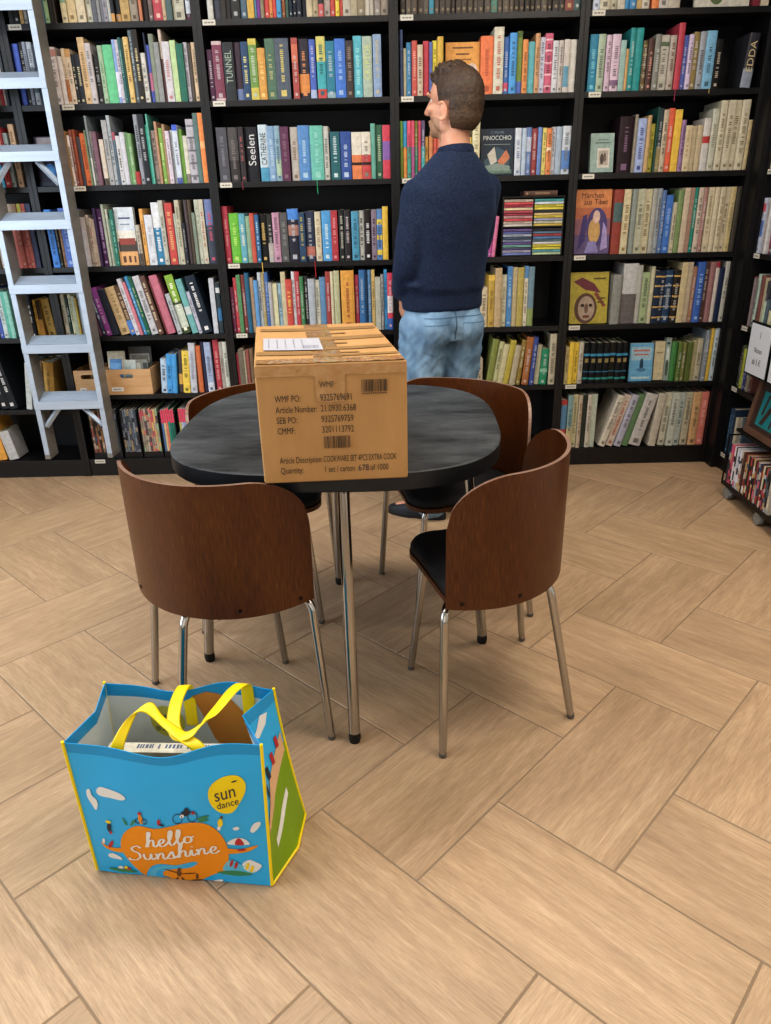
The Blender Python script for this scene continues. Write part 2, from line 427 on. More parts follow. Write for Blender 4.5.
BOOKS = """C0S2 1.75|-1710,11.4,207,0,606870;-1698,13.5,211,0,a89070;-1683,13.5,211,0,b0a898;-1669,13.0,214,0,b02038;-1656,8.8,207,0,c8c0c0;-1646,11.9,211,0,485058
C0S3 1.42|-1781,15.1,238,0,c0b8a0;-1765,15.1,243,0,40a0c0;-1749,17.2,243,0,30a0c0,b.4-1:a02828;-1722,24.2,248,0,a82028,tx:d0b0a0;-1697,18.3,224,0,a0b0b0,tx:405050;-1668,24.8,259,0,c8a888
C0S4 1.065|-1855,16.8,285,0,c0b0a0;-1822,16.8,281,0,b0a090;-1788,18.5,285,0,882830,b.4-.9:c0c4c8;-1768,19.6,285,0,c8c8c8;-1742,20.2,285,0,a04838,b.6-1:988878;-1721,18.5,285,0,a85850,b.6-1:988878;-1701,18.5,285,0,c06868,b.6-1:c0c860;-1681,19.1,285,0,b86058;-1662,25.3,285,0,485070
C0S5 0.735|-1938,25.8,241,0,a09080;-1910,19.4,241,0,3858b0;-1890,21.2,232,0,c0d0d0;-1868,18.4,223,0,58b0a0;-1848,21.2,223,0,88c8b8;-1795,19.4,241,0,c0c8c0;-1772,24.9,215,0,181c28,tx:e0e0e0;-1746,23.1,211,0,181c28,tx:e0e0e0;-1721,17.5,180,0,d0a020;-1703,20.3,176,0,b88830,b.5-1:403020;-1668,39.6,184,-3,a88838,tx:605020
C0S6 0.37|-1992,42.6,324,-9,20242a,tx:d0d0d0;-1947,45.5,324,-9,1c2228,tx:d0d0d0;-1853,28.4,241,9,c0c8c8;-1822,17.1,223,9,b0b8c0;-1790,23.8,241,8,b09878;-1761,52.4,239,7,c09840
C0S7 0.093|-2065,43.3,254,-6,d89810;-2020,52.6,157,-10,b8b8b8
C1S1 2.055|-1566,24.0,136,0,333333;-1542,22.8,151,0,2c2a2c;-1518,15.0,141,0,c8a060;-1503,15.0,136,0,b0b0b0;-1431,17.4,146,0,306070;-1413,18.0,156,0,88a070;-1395,19.8,136,0,2a241c;-1374,13.2,160,0,30281e;-1338,24.0,156,0,c8b890,b.3-.9:789878;-1311,36.1,161,0,c8b080,tx:8a7040;-1272,36.1,156,0,c8b898;-1235,27.1,161,0,b8b4a0;-1208,21.0,151,0,60646c;-1186,12.0,156,0,888888;-1173,13.8,156,0,707078;-1159,18.0,146,0,8a8890;-1140,12.0,152,0,b0b0a8;-1126,14.4,157,0,20242c,b0-.12:c89040;-1111,21.0,157,0,20242c,b0-.12:c89040;-1089,37.9,161,0,b89858,tx:7a5a28;-1048,33.1,142,0,948878,tx:605040;-1006,12.0,132,0,b87048;-994,24.1,152,0,282020;-967,18.0,147,0,70605c;-948,39.1,157,0,b03040,tx:e0b0a0;-907,15.0,147,0,b8a080;-891,24.1,147,0,506868,b.4-.6:80a0a0;-865,48.1,157,0,b8b4a0;-808,21.1,147,0,c0c8d0,b0-.1:603040
C1S2 1.75|-1579,25.0,235,0,2f52b0;-1553,21.9,240,0,202020,tx:808080;-1531,15.0,240,0,8890a0;-1515,21.9,240,0,a8b0b8,b.2-.6:60707c;-1493,13.8,230,0,303c4c;-1428,34.4,219,0,c0b0a8,b.84-.96:a87060;-1393,20.0,185,0,d8ccc4;-1372,17.5,214,0,d8c0a0,b.05-.45:b86a20;-1354,21.9,211,0,d4c0a8,b.85-1:c89858;-1332,15.6,190,0,282c34,tx:c0b890;-1315,21.9,190,0,282c34,tx:c0b890;-1293,28.2,253,0,c8a878,tx:8a6a40;-1264,25.0,230,0,b8b0b0;-1239,25.0,188,0,222222,tx:888888;-1213,20.0,222,0,98b090,tx:607858;-1192,42.5,224,0,58b880;-1148,15.6,243,0,7f98c8,b.1-.5:d0d0e0;-1132,15.6,240,0,c0b8c0,tx:706878;-1116,11.9,248,0,2a6060,tx:80b0a0;-1104,8.8,243,0,204840;-1094,21.3,249,0,d0b068,tx:806020;-1072,17.5,277,0,607078;-1054,23.8,277,0,2c2824,tx:c8b888;-1030,21.9,190,0,c8c4bc;-1007,7.5,264,0,182840;-999,13.8,219,0,3848a0,b.2-.52:b06080;-985,20.7,259,0,808878;-964,20.7,227,0,8a8c8c;-942,13.8,285,0,c0b0a0,b0-.6:6a4848;-928,31.3,228,0,c4c0c4,tx:b07070;-895,23.8,233,0,b0c890;-869,28.2,220,0,1f6a58;-840,16.9,226,0,b4b0b8;-819,11.3,222,0,504840;-807,20.0,225,0,d8bc98
C1S3 1.42|-1428,11.6,227,0,d0a050;-1415,16.1,209,0,d8c8bc;-1398,15.1,231,0,904830;-1382,12.1,231,0,a04c28;-1370,17.6,202,0,505058;-1351,25.2,216,0,d86820,tx:a04010;-1326,6.5,227,0,78906c;-1318,9.1,285,0,8a9498,b0-.4:c8ccc8;-1309,15.6,222,0,8a8480,tx:605058;-1293,19.6,220,0,7a5868;-1267,20.1,189,0,c8bcac,b0-.15:504840;-1245,22.1,266,0,a0a0a0;-1222,15.1,285,0,a0a8ac,tx:404850;-1206,14.1,218,0,506070,b.85-1:a04858;-1191,18.6,202,0,c0c0c0,tx:303030;-1172,21.7,216,0,c0c0c8;-1149,11.1,216,0,608858;-1138,18.1,211,0,78a068;-1119,20.6,53,0,a01818;-1098,19.6,285,0,90949c,tx:404040;-1077,27.2,285,0,22262c;-1050,9.6,244,0,30a890;-1040,7.6,285,0,58a898;-1031,21.7,220,0,908078,tx:504038;-1009,12.1,255,0,b08868;-996,20.1,229,0,78a040,tx:c0d080;-976,13.1,244,0,a08060;-962,17.1,216,0,c8bcc8;-944,14.6,220,0,b0b8b8;-929,22.7,240,0,c0c8d4,b0-.1:3050a0 b.9-1:2050c0;-906,16.6,222,0,70a040;-889,20.2,196,0,c8c4b4,b0-.2:807870;-868,35.3,262,0,aca8b0,rb:707078;-832,22.2,285,0,587470;-809,22.7,285,0,e07c18,b.5-.6:e8a060
C1S4 1.065|-1572,30.8,257,0,1880d8;-1540,12.9,236,0,404030,tx:a0a0a0;-1525,16.8,241,0,8a6848,tx:c09050;-1507,39.2,262,0,4870c8,tx:90b0e8;-1428,11.9,255,0,807c78;-1415,24.3,221,0,a89c98;-1390,14.4,230,0,b8a898,tx:705848;-1375,14.4,217,0,b8a898,tx:a05848;-1360,11.9,212,0,b4a494;-1348,11.9,259,0,403058;-1335,27.3,255,0,4a2450,tx:a890b8;-1306,12.4,274,0,a8b0a0;-1293,12.4,253,0,b8bcac;-1279,9.4,210,0,50806c;-1269,14.9,250,0,207060,tx:80c0b0;-1156,17.9,181,0,b0a898,b0-.3:504840;-1132,17.4,251,0,d89c40;-1111,36.4,224,0,c8ccd4,tx:a8a8b0;-1074,36.4,277,0,d0d4d8,b0-.6:1878a0 tx:e0e0e0;-1037,21.1,285,0,b4b4a8;-1011,34.3,274,0,b83028,tx:d8a060;-974,12.7,227,0,a8b0a0;-961,21.1,285,0,b8b49c;-937,15.3,186,0,2a3038,tx:909090;-921,15.8,285,0,504448;-905,18.0,285,0,504434;-886,14.3,229,0,7a8878;-871,21.1,285,0,b4b8a8,tx:909880;-849,19.6,285,0,bcb8a4,tx:a05040;-824,37.0,285,0,404858,b.6-1:6878a8 tx:c04868
C1S5 0.735|-1579,22.1,205,0,b0a890;-1556,15.7,187,0,203830;-1540,16.6,205,0,c8c8a8,tx:506030;-1523,14.8,196,0,b0b8a0;-1507,7.4,187,0,c0a030;-1499,34.2,213,0,a8b8c8;-1410,12.2,211,-11,502838;-1397,19.8,225,-11,303848,tx:a0a0a0;-1376,27.4,234,-11,803080;-1348,35.5,223,-11,202838;-1309,48.0,233,-12,c0a478,tx:907848;-1259,28.8,237,-12,604830,b0-.3:3878c0 tx:c0a080;-1229,19.7,275,-12,c8c4cc;-1208,14.2,258,-12,c87080;-1192,17.2,285,-12,2888b8;-1174,17.2,285,-12,186048,tx:a0b080;-1151,32.9,285,-12,b8b8bc;-1115,25.8,285,-12,604438,tx:d0c0a0;-1079,4.3,263,-12,80403c;-1074,40.3,285,-12,b86478;-1019,20.9,198,-12,a8b0b4;-997,40.3,285,-12,405030,b.55-1:80a828 b.1-.5:c0c8b8 tx:e8e8d0;-950,29.5,265,-12,68a8a8,b.35-.5:c0c8c8;-915,16.1,206,-12,b0b0c0;-895,48.1,280,-13,182838,tx:e0e0e0;-842,23.1,263,0,b8bcc4;-813,19.2,242,0,304048,b.25-.5:2870a0 b.8-.9:d0d0d0
C1S6 0.438|-1147,31.1,175,5,a8c0d4,tx:404860;-1115,27.1,199,5,2090d0;-1087,23.9,199,5,2090d0;-1057,21.5,215,5,504848,b.2-.45:d0a040;-1034,35.1,214,4,e0c030,tx:707020;-995,32.0,253,3,b8bcc4,tx:8888a0;-955,24.8,238,1,c06020;-927,20.0,257,0,282c48;-903,32.0,254,0,98a8c8,b.0-.2:c0c8d8;-859,28.0,281,0,a82838,tx:d09090;-828,16.8,254,0,a09890;-810,23.2,255,0,c0c4b8
C2S1 2.055|-715,24.2,155,0,c0c0b8;-689,26.5,151,0,404450;-662,25.3,146,0,383430;-635,18.4,151,0,2c2828;-616,38.0,146,0,303030;-577,31.1,155,0,506878,tx:a0a8b0;-545,27.6,146,0,c8a030;-516,9.2,137,0,508098;-505,13.8,146,0,7a3090;-490,16.1,141,0,8a8068;-473,19.6,146,0,c03028;-452,15.0,137,0,d08030;-436,13.8,155,0,c83020;-421,19.6,146,0,3090c0,b.3-.5:e0e0e0;-401,16.1,137,0,a05828;-383,12.7,137,0,406050;-370,16.1,146,0,203040;-352,16.1,146,0,101828;-335,19.6,146,0,182030;-314,18.4,146,0,182030;-295,27.6,156,0,c0b090;-266,21.9,146,0,a89878;-243,21.9,146,0,303438,b.0-.2:c05050;-220,25.3,146,0,a89890;-193,21.9,156,0,b83830;-170,16.1,146,0,e0c020;-153,12.7,137,0,c04030;-139,33.4,146,0,b0a898;-105,27.7,156,0,a89c80;-76,27.7,137,0,8a7c60;-47,21.9,146,0,c0b8a8;-24,16.1,146,0,b0a898;-7,27.7,142,0,908880;22,31.1,146,0,9c8f80
C2S2 1.75|-738,21.7,195,0,4a2440;-714,42.2,225,0,7a3850,b.94-1:c0a8a8 b0-.04:c0a8a8;-669,45.8,221,0,303438,tx:a0b0a0 N:TUNNEL;-621,31.3,221,0,40303c,b.0-.2:6878a0;-589,31.4,221,0,28486c,tx:c8c080;-556,35.0,231,0,6a9040,b0-.2:c0b040 b.9-1:c0b040;-520,33.8,196,0,c89030,tx:e0c070;-485,41.0,231,0,50705c,tx:a0a070;-443,60.3,231,0,505a68,tx:c8b860;-370,26.5,231,0,a04038,b.6-.9:c06040;-341,43.5,228,0,302c38,b.1-.42:d08020 tx:d08040;-294,26.6,224,0,3858b0,b.0-.15:a0b0d0;-262,38.6,234,0,30a0a8,b0-.15:c03030 b.6-1:c0b860;-221,36.2,216,0,187890,b.0-.1:80a0a8;-183,45.9,224,0,2068c0,tx:90b0d8;-135,31.4,216,0,403838,tx:907868;-102,37.5,234,0,4aa8b8,tx:90d0d0;-62,42.3,231,0,a0b0a0,N:CRYPTOS tx:c8d080;-16,36.3,236,0,8098b8,tx:b0a890
C2S3 1.42|-733,46.2,225,0,505058,tx:787880;-685,46.2,225,0,504c4c,b.0-.4:383434 tx:787070;-633,22.5,225,0,383034,tx:a05050;-608,56.3,225,0,202028,N:Seelen tx:d0d0d0;-545,40.0,233,0,b8c8d0,b0-.25:4090b0 N:CATHERINE tx:303840;-504,32.5,226,0,7898b8,tx:a8c0d0;-470,23.8,226,0,80a0b0,b.1-.4:a0b8a0;-445,37.5,222,0,603050,tx:806070;-401,33.8,220,0,b0a8a0,tx:806850;-366,52.6,226,0,4880b8,tx:a0c0d8;-311,58.8,223,0,60b0a0,tx:88c8b8;-251,25.0,220,0,b8b8b0;-220,42.6,197,0,206068,tx:c0d0d0;-176,50.1,197,0,204890,tx:b0c0d8;-123,43.8,193,0,d0c8b8,b0-.52:d07030 b.3-.36:302020;-78,41.3,193,0,d0c8b8,b0-.52:b83030 b.3-.36:302020;-36,21.3,226,0,60a090;-13,30.1,221,0,306048,tx:a0b090;18,35.1,219,0,c02040,b.35-.7:8058a0
C2S4 1.065|-744,26.1,253,0,a82840,tx:d08080;-716,45.7,222,0,60b020,tx:b0d860;-668,28.8,220,0,58a0b0,tx:d0d0c0;-638,20.9,208,0,88a888;-616,20.9,220,0,b84428;-593,19.6,214,0,206090,tx:a0c0d0;-573,34.0,214,0,181818,tx:c8a858;-537,24.8,214,0,30302c,b.0-.4:b0a8a0;-511,32.7,220,0,b888a0;-475,34.0,218,0,585858,tx:888888;-439,51.0,235,0,282838,b.8-1:2878c8 b.5-.7:a07060 tx:b0b0b8;-387,28.8,218,0,284868,tx:b0a050;-357,41.9,223,0,303850,b.1-.3:b06858;-311,28.8,220,0,c8bca0,tx:a08868;-278,43.2,223,0,3890c8,tx:c0d8e0;-234,30.1,223,0,a82030,tx:d88080;-197,24.9,226,0,282828,tx:b0b0a0;-171,28.8,223,0,302c30,tx:b0a8a8;-138,35.4,218,0,4090b0;-102,23.6,220,0,b0b0a8,tx:404040;-77,32.7,223,0,282020,tx:d0d0d0;-43,23.6,223,0,887888,tx:403040;-18,24.9,225,0,5080b8,b.1-.2:d8c030 b.4-.5:d8c030 b.7-.8:d8c030;9,26.2,236,0,d8b020
C2S5 0.735|-744,16.2,218,0,7a3858;-727,19.0,262,0,c03040;-708,19.0,275,0,508858;-688,21.7,275,0,803830;-666,20.3,285,0,186080;-645,19.0,262,0,a08870;-625,19.0,249,0,5090c8;-606,17.6,285,0,b8c0c8,tx:404040;-588,16.3,285,0,a09060;-571,16.3,285,0,3060a0;-554,17.6,237,0,a8a8a8;-536,23.0,231,0,c8c4a0;-512,19.0,231,0,90b0c0;-492,21.7,285,0,c0b490;-470,29.8,250,0,c03828,tx:e0c040;-440,16.3,285,0,c8c8cc;-423,21.7,285,0,b02838;-401,19.0,262,0,408050;-381,19.0,262,0,383838;-361,32.5,250,0,a8b0b8;-328,23.0,243,0,c8c8b8;-305,28.5,256,0,5888b0;-275,23.1,281,0,a03430;-251,14.9,281,0,c8c0a0;-234,27.1,285,0,b8b890;-200,63.8,285,0,d89820,tx:a04820;-133,19.0,263,0,b03050;-112,28.5,285,0,2870a8;-82,12.2,285,0,103858;-69,16.3,285,0,5080a8;-51,16.3,285,0,c8a860;-33,25.8,250,0,b8b8a8;-6,14.9,263,0,a0a0a0;10,14.9,285,0,2090c8;26,27.2,269,0,d02048,b.3-.6:d8d8d8 b0-.2:2060b0
C2S6 0.438|-744,11.2,196,0,b03048;-732,26.4,215,0,706858;-705,8.0,207,0,a09880;-697,17.6,211,0,905048;-678,19.2,215,0,786048
C3S1 2.055|106,23.9,141,0,3c3630,tx:8a7a60;131,21.6,141,0,60564a,tx:8a7a60;153,25.1,152,0,544a40,tx:8a7a60;180,26.2,141,0,4a4038,tx:8a7a60;207,20.5,152,0,60564a,tx:8a7a60;229,20.5,147,0,3088a0,tx:8a7a60;250,22.8,146,0,5a5048,tx:8a7a60;274,23.9,143,0,4c443c,tx:8a7a60;299,20.5,142,0,4c443c,tx:8a7a60;321,20.5,148,0,4a4038,tx:8a7a60;343,20.5,150,0,4a4038,tx:8a7a60;364,26.2,150,0,4c443c,tx:8a7a60;392,24.0,145,0,544a40,tx:8a7a60;417,20.5,152,0,5a5048,tx:8a7a60;438,26.2,149,0,4c443c,tx:8a7a60;466,26.2,150,0,5a5048,tx:8a7a60;493,26.2,148,0,508070,tx:8a7a60;521,21.7,145,0,5a5048,tx:8a7a60;543,25.1,149,0,60564a,tx:8a7a60;570,20.5,149,0,60564a,tx:8a7a60;591,22.8,152,0,3c3630,tx:8a7a60;615,21.7,150,0,4a4038,tx:8a7a60;638,20.5,151,0,3c3630,tx:8a7a60;660,21.7,144,0,3c3630,tx:8a7a60;683,24.0,144,0,4c443c,tx:8a7a60;708,25.1,148,0,60564a,tx:8a7a60;734,19.4,148,0,3c3630,tx:8a7a60;755,26.3,146,0,3c3630,tx:8a7a60;782,25.1,150,0,3c3630,tx:8a7a60;808,36.6,147,0,804038,tx:b09060;845,28.6,142,0,405858
C3S2 1.75|101,14.0,253,0,405078;117,11.7,183,0,a8a080;130,21.1,204,0,2878a0;153,23.4,209,0,b84030,tx:d89080;177,24.6,194,0,c0b098,tx:806050;203,25.7,209,0,b82038;230,12.9,204,0,5060a0;244,19.9,209,0,d8c828,tx:806820;265,25.7,222,0,c8a020;455,55.1,222,0,d86820,tx:b04820;511,42.2,252,0,c8c4b0,tx:b06050;555,23.4,216,0,3060a0,b.05-.2:c04060;580,30.5,229,0,3090d0;613,22.3,237,0,708838,b0-.2:4060b0 b.9-1:506828;637,22.3,204,0,d08030;660,30.5,196,0,58a8b0;692,19.9,226,0,c09060;713,22.3,212,0,b8b8c8;736,34.0,227,0,c05070,rb:e0b0b8;771,24.6,199,0,c4c4c8;797,19.9,199,0,b8b0a8;818,22.3,201,0,c0b8b0,b.1-.5:5a90a8;842,31.7,201,0,ccc8c0
C3S3 1.42|97,13.5,233,0,70a040,b0-.55:708838;112,17.2,233,0,2898c8,b0-.55:d89030;130,17.2,233,0,d04060,b0-.55:309880;149,13.5,233,0,c83858,b0-.55:a05080;163,14.8,233,0,808038,b0-.55:308870;179,14.8,233,0,c03058,b0-.55:c04050;195,14.8,233,0,605070,b0-.55:40a0a0;211,16.0,168,0,d0a040;229,17.2,173,0,c07840;247,17.2,173,0,c85038;266,18.5,173,0,c86048;383,19.7,195,0,b0a080;407,17.2,162,0,c8b040;426,33.3,222,0,d0c8a0,tx:908860;623,28.4,195,0,c0c4cc,tx:7080a0;653,18.5,193,0,a8b8c8;672,23.4,196,0,6078a8,b.5-.8:b0b8c8;697,25.9,191,0,903838,tx:c0a0a0;725,18.5,196,0,6080b8;746,17.3,193,0,c8b860;765,22.2,191,0,d07830,b.5-.6:e0c0a0;789,17.3,196,0,b0b0b8;808,25.9,196,0,98a8b8;836,37.0,198,0,b8c0c8,b.1-.5:4878b8
C3S4 1.065|96,15.7,229,0,c03058;112,14.4,218,0,803878;510,18.3,176,5,a04088;529,17.0,182,5,c86890
C3S5 0.735|484,34.0,190,0,c8b898;521,29.9,247,0,d8b030,b.0-.9:b89838;552,32.6,279,0,b8a078;586,25.8,247,0,c8c4a8,tx:a09070;613,23.1,285,0,4080b8,tx:a0c0d8;637,24.5,281,0,b8a880;663,29.9,279,0,b0a050;695,19.0,285,0,d0c8b0,b.8-1:5088b8;715,29.9,281,0,7090a0,b.0-.3:90a060
C3S6 0.438|473,30.7,140,0,b8a890;529,30.4,236,8,808840;562,24.8,223,9,b8b888;590,30.3,209,9,c0b890;622,27.5,229,9,b0a030;653,30.4,202,8,b0a488;685,22.1,229,7,907828;710,33.3,242,5,a06020;748,22.3,242,4,304890;773,25.1,201,3,b8b498;801,36.2,181,3,108860,b.35-.45:80c0a0;840,33.5,256,1,b8b098
C4S1 2.055|927,29.2,142,0,c0c8d8;957,44.3,137,0,c0b8a0;1003,28.0,147,0,b0a890;1032,30.3,137,0,b8b0a0;1063,19.8,137,0,2080b0;1084,28.0,137,0,2878a8;1114,22.2,128,0,b89860;1137,32.7,137,0,c0b8a8;1178,28.0,132,0,d07020;1207,39.7,137,0,b8b0a8;1248,49.1,142,0,b0a898
C4S2 1.75|929,36.3,218,0,1880a0,tx:70b8c8;966,31.5,218,0,a0b098;1001,23.0,214,0,c0a8b8;1026,36.3,216,0,c8b0c0,b.1-.2:806080;1064,24.2,193,0,90b0a8;1090,13.3,161,0,b89058;1104,23.0,238,0,108888;1128,33.9,239,0,189090;1164,19.4,191,0,605030,rb:908050;1184,25.4,196,0,503830,tx:c08878;1211,25.4,211,0,808078;1237,38.8,209,0,b8b4a8,b.8-.88:607058;1277,26.6,206,0,a89c90,tx:705040;1308,26.7,251,0,b02840;1337,20.6,206,0,4858a8;1359,20.6,208,0,c0b0c8;1380,25.4,218,0,907c48;1407,25.4,218,0,9498a0;1434,44.8,221,0,70a8c8;1481,29.1,188,0,181818,tx:b0a090;1607,44.8,208,4,303038,N:EDDA tx:c8b890 b.0-.35:8890a0
C4S3 1.42|1094,64.9,231,0,2a1820,tx:806080;1160,13.2,237,0,908878;1174,39.7,221,0,98a8d0,tx:405090;1215,16.8,232,0,b89868;1233,21.7,199,0,a8a030;1256,7.2,264,0,205048;1265,21.7,259,0,3a4a50,b.0-.4:a09060;1287,22.9,253,0,b8a890;1311,26.5,259,0,d05020;1339,31.3,253,0,d8b020;1372,18.1,210,0,907098;1391,27.7,188,0,c8b898,tx:a89060;1420,27.7,186,0,c0b090;1449,25.3,188,0,b8a888;1475,32.5,216,0,c0bcb8,b.53-.66:b02020;1510,28.9,253,0,b8b8a8,tx:908c78;1541,28.9,285,0,c0b8a0,tx:807860;1572,30.1,285,0,c0b8a0,tx:807860;1603,30.1,285,0,c0b8a0,tx:807860;1634,34.9,285,0,c0b8a0,tx:807860;1672,16.9,205,0,b0a078
C4S4 1.065|1100,41.4,285,0,903828,b.5-.8:506868;1144,35.0,285,0,c8bc98,tx:907850;1182,23.3,285,0,88908a;1206,33.7,285,0,b0b098;1241,36.3,283,0,c0b898,tx:807050;1279,22.0,285,0,a0a098;1302,20.7,285,0,9098a0;1324,18.1,277,0,5070a0;1345,32.4,256,0,2068b8,tx:80a0d8;1378,16.8,224,0,b8b098;1397,24.6,277,0,78905c;1423,24.6,285,0,c0b098;1448,23.3,285,0,a08070;1473,18.2,285,0,188878;1494,24.6,285,0,c0b0a0;1520,16.9,285,0,a07870;1539,25.9,285,0,c0b498,tx:908468;1566,22.0,285,0,c0b498;1590,24.6,285,0,c0b498,tx:908468;1616,24.6,285,0,c0b498;1642,24.6,285,0,b8a878,tx:908468;1668,20.8,285,0,403c34
C4S5 0.735|1127,44.1,235,0,8a8c88;1177,72.0,285,0,b8b8b8,b.0-.5:6a6464;1250,22.0,276,0,a8a8a0;1274,35.3,242,0,98a880;1310,17.6,269,0,b8b498;1330,26.5,249,0,203048,rb:c09848;1357,27.9,246,0,203048,rb:c09848;1387,33.8,249,0,204060,rb:a0a8a8;1422,32.3,249,0,282420,rb:c09848;1456,29.4,285,0,c0b088;1487,27.9,285,0,b8a890;1516,17.6,263,0,9a7058;1535,35.3,285,0,2058a8,tx:88a8d8;1572,20.6,285,0,5a4038;1594,25.0,285,0,906868;1621,19.1,285,0,c0b8b0,b.9-1:902030;1641,25.0,256,0,182848;1668,20.6,285,0,a8a8a0
C4S6 0.438|921,18.0,190,0,b8a878;940,24.1,212,0,d8b818;966,24.1,209,0,d8b818;991,22.6,212,0,b8b0a0;1017,30.1,205,0,101418,vb;1048,31.6,205,0,101418,vb;1081,31.6,205,0,101418,vb;1115,31.6,205,0,101418,vb;1148,30.1,205,0,1c1a14,vb;1179,30.1,205,0,101418,vb;1211,28.6,204,0,101418,vb;1464,25.6,198,0,408040;1492,21.1,198,0,5a7030;1515,21.1,195,0,808048;1538,25.6,198,0,5a6830;1568,21.1,206,0,a8a078;1590,28.6,213,0,b0a890;1621,22.6,257,0,808890;1645,19.6,265,0,d0b030;1666,22.6,265,0,a8b8c0
C4S7 0.093|920,29.9,260,0,b03028,b.4-.9:5080a0;954,26.8,285,0,80a0a0,b.0-.4:c0b080;983,25.2,285,0,c0b890;1010,18.9,285,0,b8a890,tx:806850;1030,23.7,285,0,303830;1057,22.1,285,0,c0b8a8;1080,28.4,285,0,b0b8a8;1128,34.7,285,17,c8c0b0;1167,34.9,285,16,c0b0a0,tx:a05030;1207,35.1,285,15,a8a8b8;1246,33.7,285,14,608058;1286,61.3,285,14,b8b4b0;1396,39.3,284,6,b8b0a0;1447,34.7,285,3,c0bca8;1485,34.7,285,2,b8bcb0;1522,36.3,284,2,a8b0a8,tx:607068;1562,37.9,284,1,b0a890;1603,41.1,285,0,c09868;1649,39.5,285,0,c87060,tx:e0a090"""
SIDE = """C5S2|18,30,230,0,c0b8a0;50,14,220,0,8090a0;66,26,240,0,b0a898;95,20,215,0,803830;118,30,230,0,404850;150,24,240,0,a09070;178,30,220,0,506878
C5S3|20,24,235,0,a8b0c0,b.3-.6:3060a8 b.75-.9:b03040;46,30,225,0,b09888,tx:705040;78,18,240,0,c0c0c0;98,26,230,0,903040;126,30,220,0,485868;158,24,235,0,b0a890;184,30,225,0,706050
C5S4|20,20,225,0,803848,tx:c0a0a0;42,16,220,0,807070;62,26,240,0,a8b8a8,tx:506070;90,20,235,0,405058;112,26,238,0,784840;140,30,230,0,b0a888;172,24,220,0,404048
C5S5|20,18,200,0,383838,tx:808070;40,16,205,0,505838;58,18,190,0,a8b030;78,16,200,0,a0a0b0;96,26,210,0,303868,tx:8890c0;124,26,205,0,807868;152,20,200,0,603830
C5S6|20,30,232,0,284868,tx:6090b0;52,30,236,0,28405a,tx:5880a0;84,14,200,0,b8b098;100,14,205,0,c0b8a0;116,18,210,0,303430;136,26,215,0,a8a090;164,22,220,0,506070"""
CZ = {}
def parse():
    out = []
    for line in BOOKS.strip().split('\n'):
        head, rows = line.split('|'); key, z = head.split()
        for r in rows.split(';'):
            p = r.split(',', 5)
            out.append(dict(key=key, z=float(z), x=float(p[0]) / 1000, w=float(p[1]) / 1000, h=float(p[2]) / 1000, lean=float(p[3]), hex=p[4],
                            opts=p[5].split() if len(p) > 5 else []))
    for line in SIDE.split('\n'):
        key, rows = line.split('|')
        z = {'2': 1.42, '3': 1.065, '4': .735, '5': .438, '6': .093}[key[3]]
        for r in rows.split(';'):
            p = r.split(',', 5)
            out.append(dict(key=key, z=z, x=float(p[0]) / 1000, w=float(p[1]) / 1000, h=float(p[2]) / 1000, lean=0, hex=p[4], opts=p[5].split() if len(p) > 5 else []))
    return out
ALL = parse()
rb = random.Random(77)
byshelf = {}
for b in ALL:
    k = int(b['key'][3])
    if k == 1: b['h'] += .085
    b['shelf'] = 7 if b['key'] == 'C5S6' else k + (1 if b['key'][:2] == 'C5' else 0)
    b['d'] = min(.235, max(.12, b['h'] * rb.uniform(.66, .78)))
    byshelf.setdefault(b['key'], []).append(b)
SP = {1: .305, 2: .281, 3: .304, 4: .328, 5: .304, 6: .271, 7: .319}
def quad(b, x=None):
    x = b['x'] if x is None else x
    a = math.radians(b['lean']); w, h = b['w'], b['h']
    c, s = math.cos(a), math.sin(a)
    P = [(0, 0), (w, 0), (w, h), (0, h)]
    if a > 0: P = [((u - w) * c + z * s + w / c, -(u - w) * s + z * c) for u, z in P]
    else: P = [(u * c + z * s, -u * s + z * c) for u, z in P]
    return [(x + u, z) for u, z in P]
def cross(A, B):
    for P in (A, B):
        for i in range(4):
            (x0, z0), (x1, z1) = P[i], P[(i + 1) % 4]
            nx, nz = z1 - z0, x0 - x1
            a = [p[0] * nx + p[1] * nz for p in A]; b = [p[0] * nx + p[1] * nz for p in B]
            if max(a) <= min(b) + 1e-9 or max(b) <= min(a) + 1e-9: return False
    return True
LIM = {'C0': -1.6215, 'C1': -.7865, 'C2': .0535, 'C3': .8735, 'C4': 1.6875, 'C5': 9}
for key, L in byshelf.items():
    k = int(key[3])
    for b in L:
        lim = SP[k] - (.012 if b['lean'] else .005)
        if key == 'C0S6': lim = .335
        if key == 'C0S7': lim = .245
        if key[:2] == 'C5': lim = .26
        b['h'] = min(b['h'], lim)
    if not any(b['lean'] for b in L): continue
    for i in range(1, len(L)):
        for _ in range(300):
            if any(cross(quad(L[j]), quad(L[i])) for j in range(max(0, i - 6), i)): L[i]['x'] += .0005
            else: break
    for b in L:                                                  # a book that would lean through the side panel stands straighter
        for _ in range(40):
            if max(q[0] for q in quad(b)) > LIM[key[:2]] and b['lean'] > 0: b['lean'] = max(0, b['lean'] - .5)
            else: break
    over = max(max(q[0] for q in quad(b)) for b in L) - LIM[key[:2]]
    if over > 0:
        for i in range(len(L) - 1, -1, -1):                      # close up towards the left where there is room
            if max(q[0] for q in quad(L[i])) > LIM[key[:2]]: L[i]['x'] -= max(q[0] for q in quad(L[i])) - LIM[key[:2]]
            for _ in range(300):
                if any(cross(quad(L[j]), quad(L[i])) for j in range(i + 1, min(len(L), i + 6))): L[i]['x'] -= .0005
                else: break
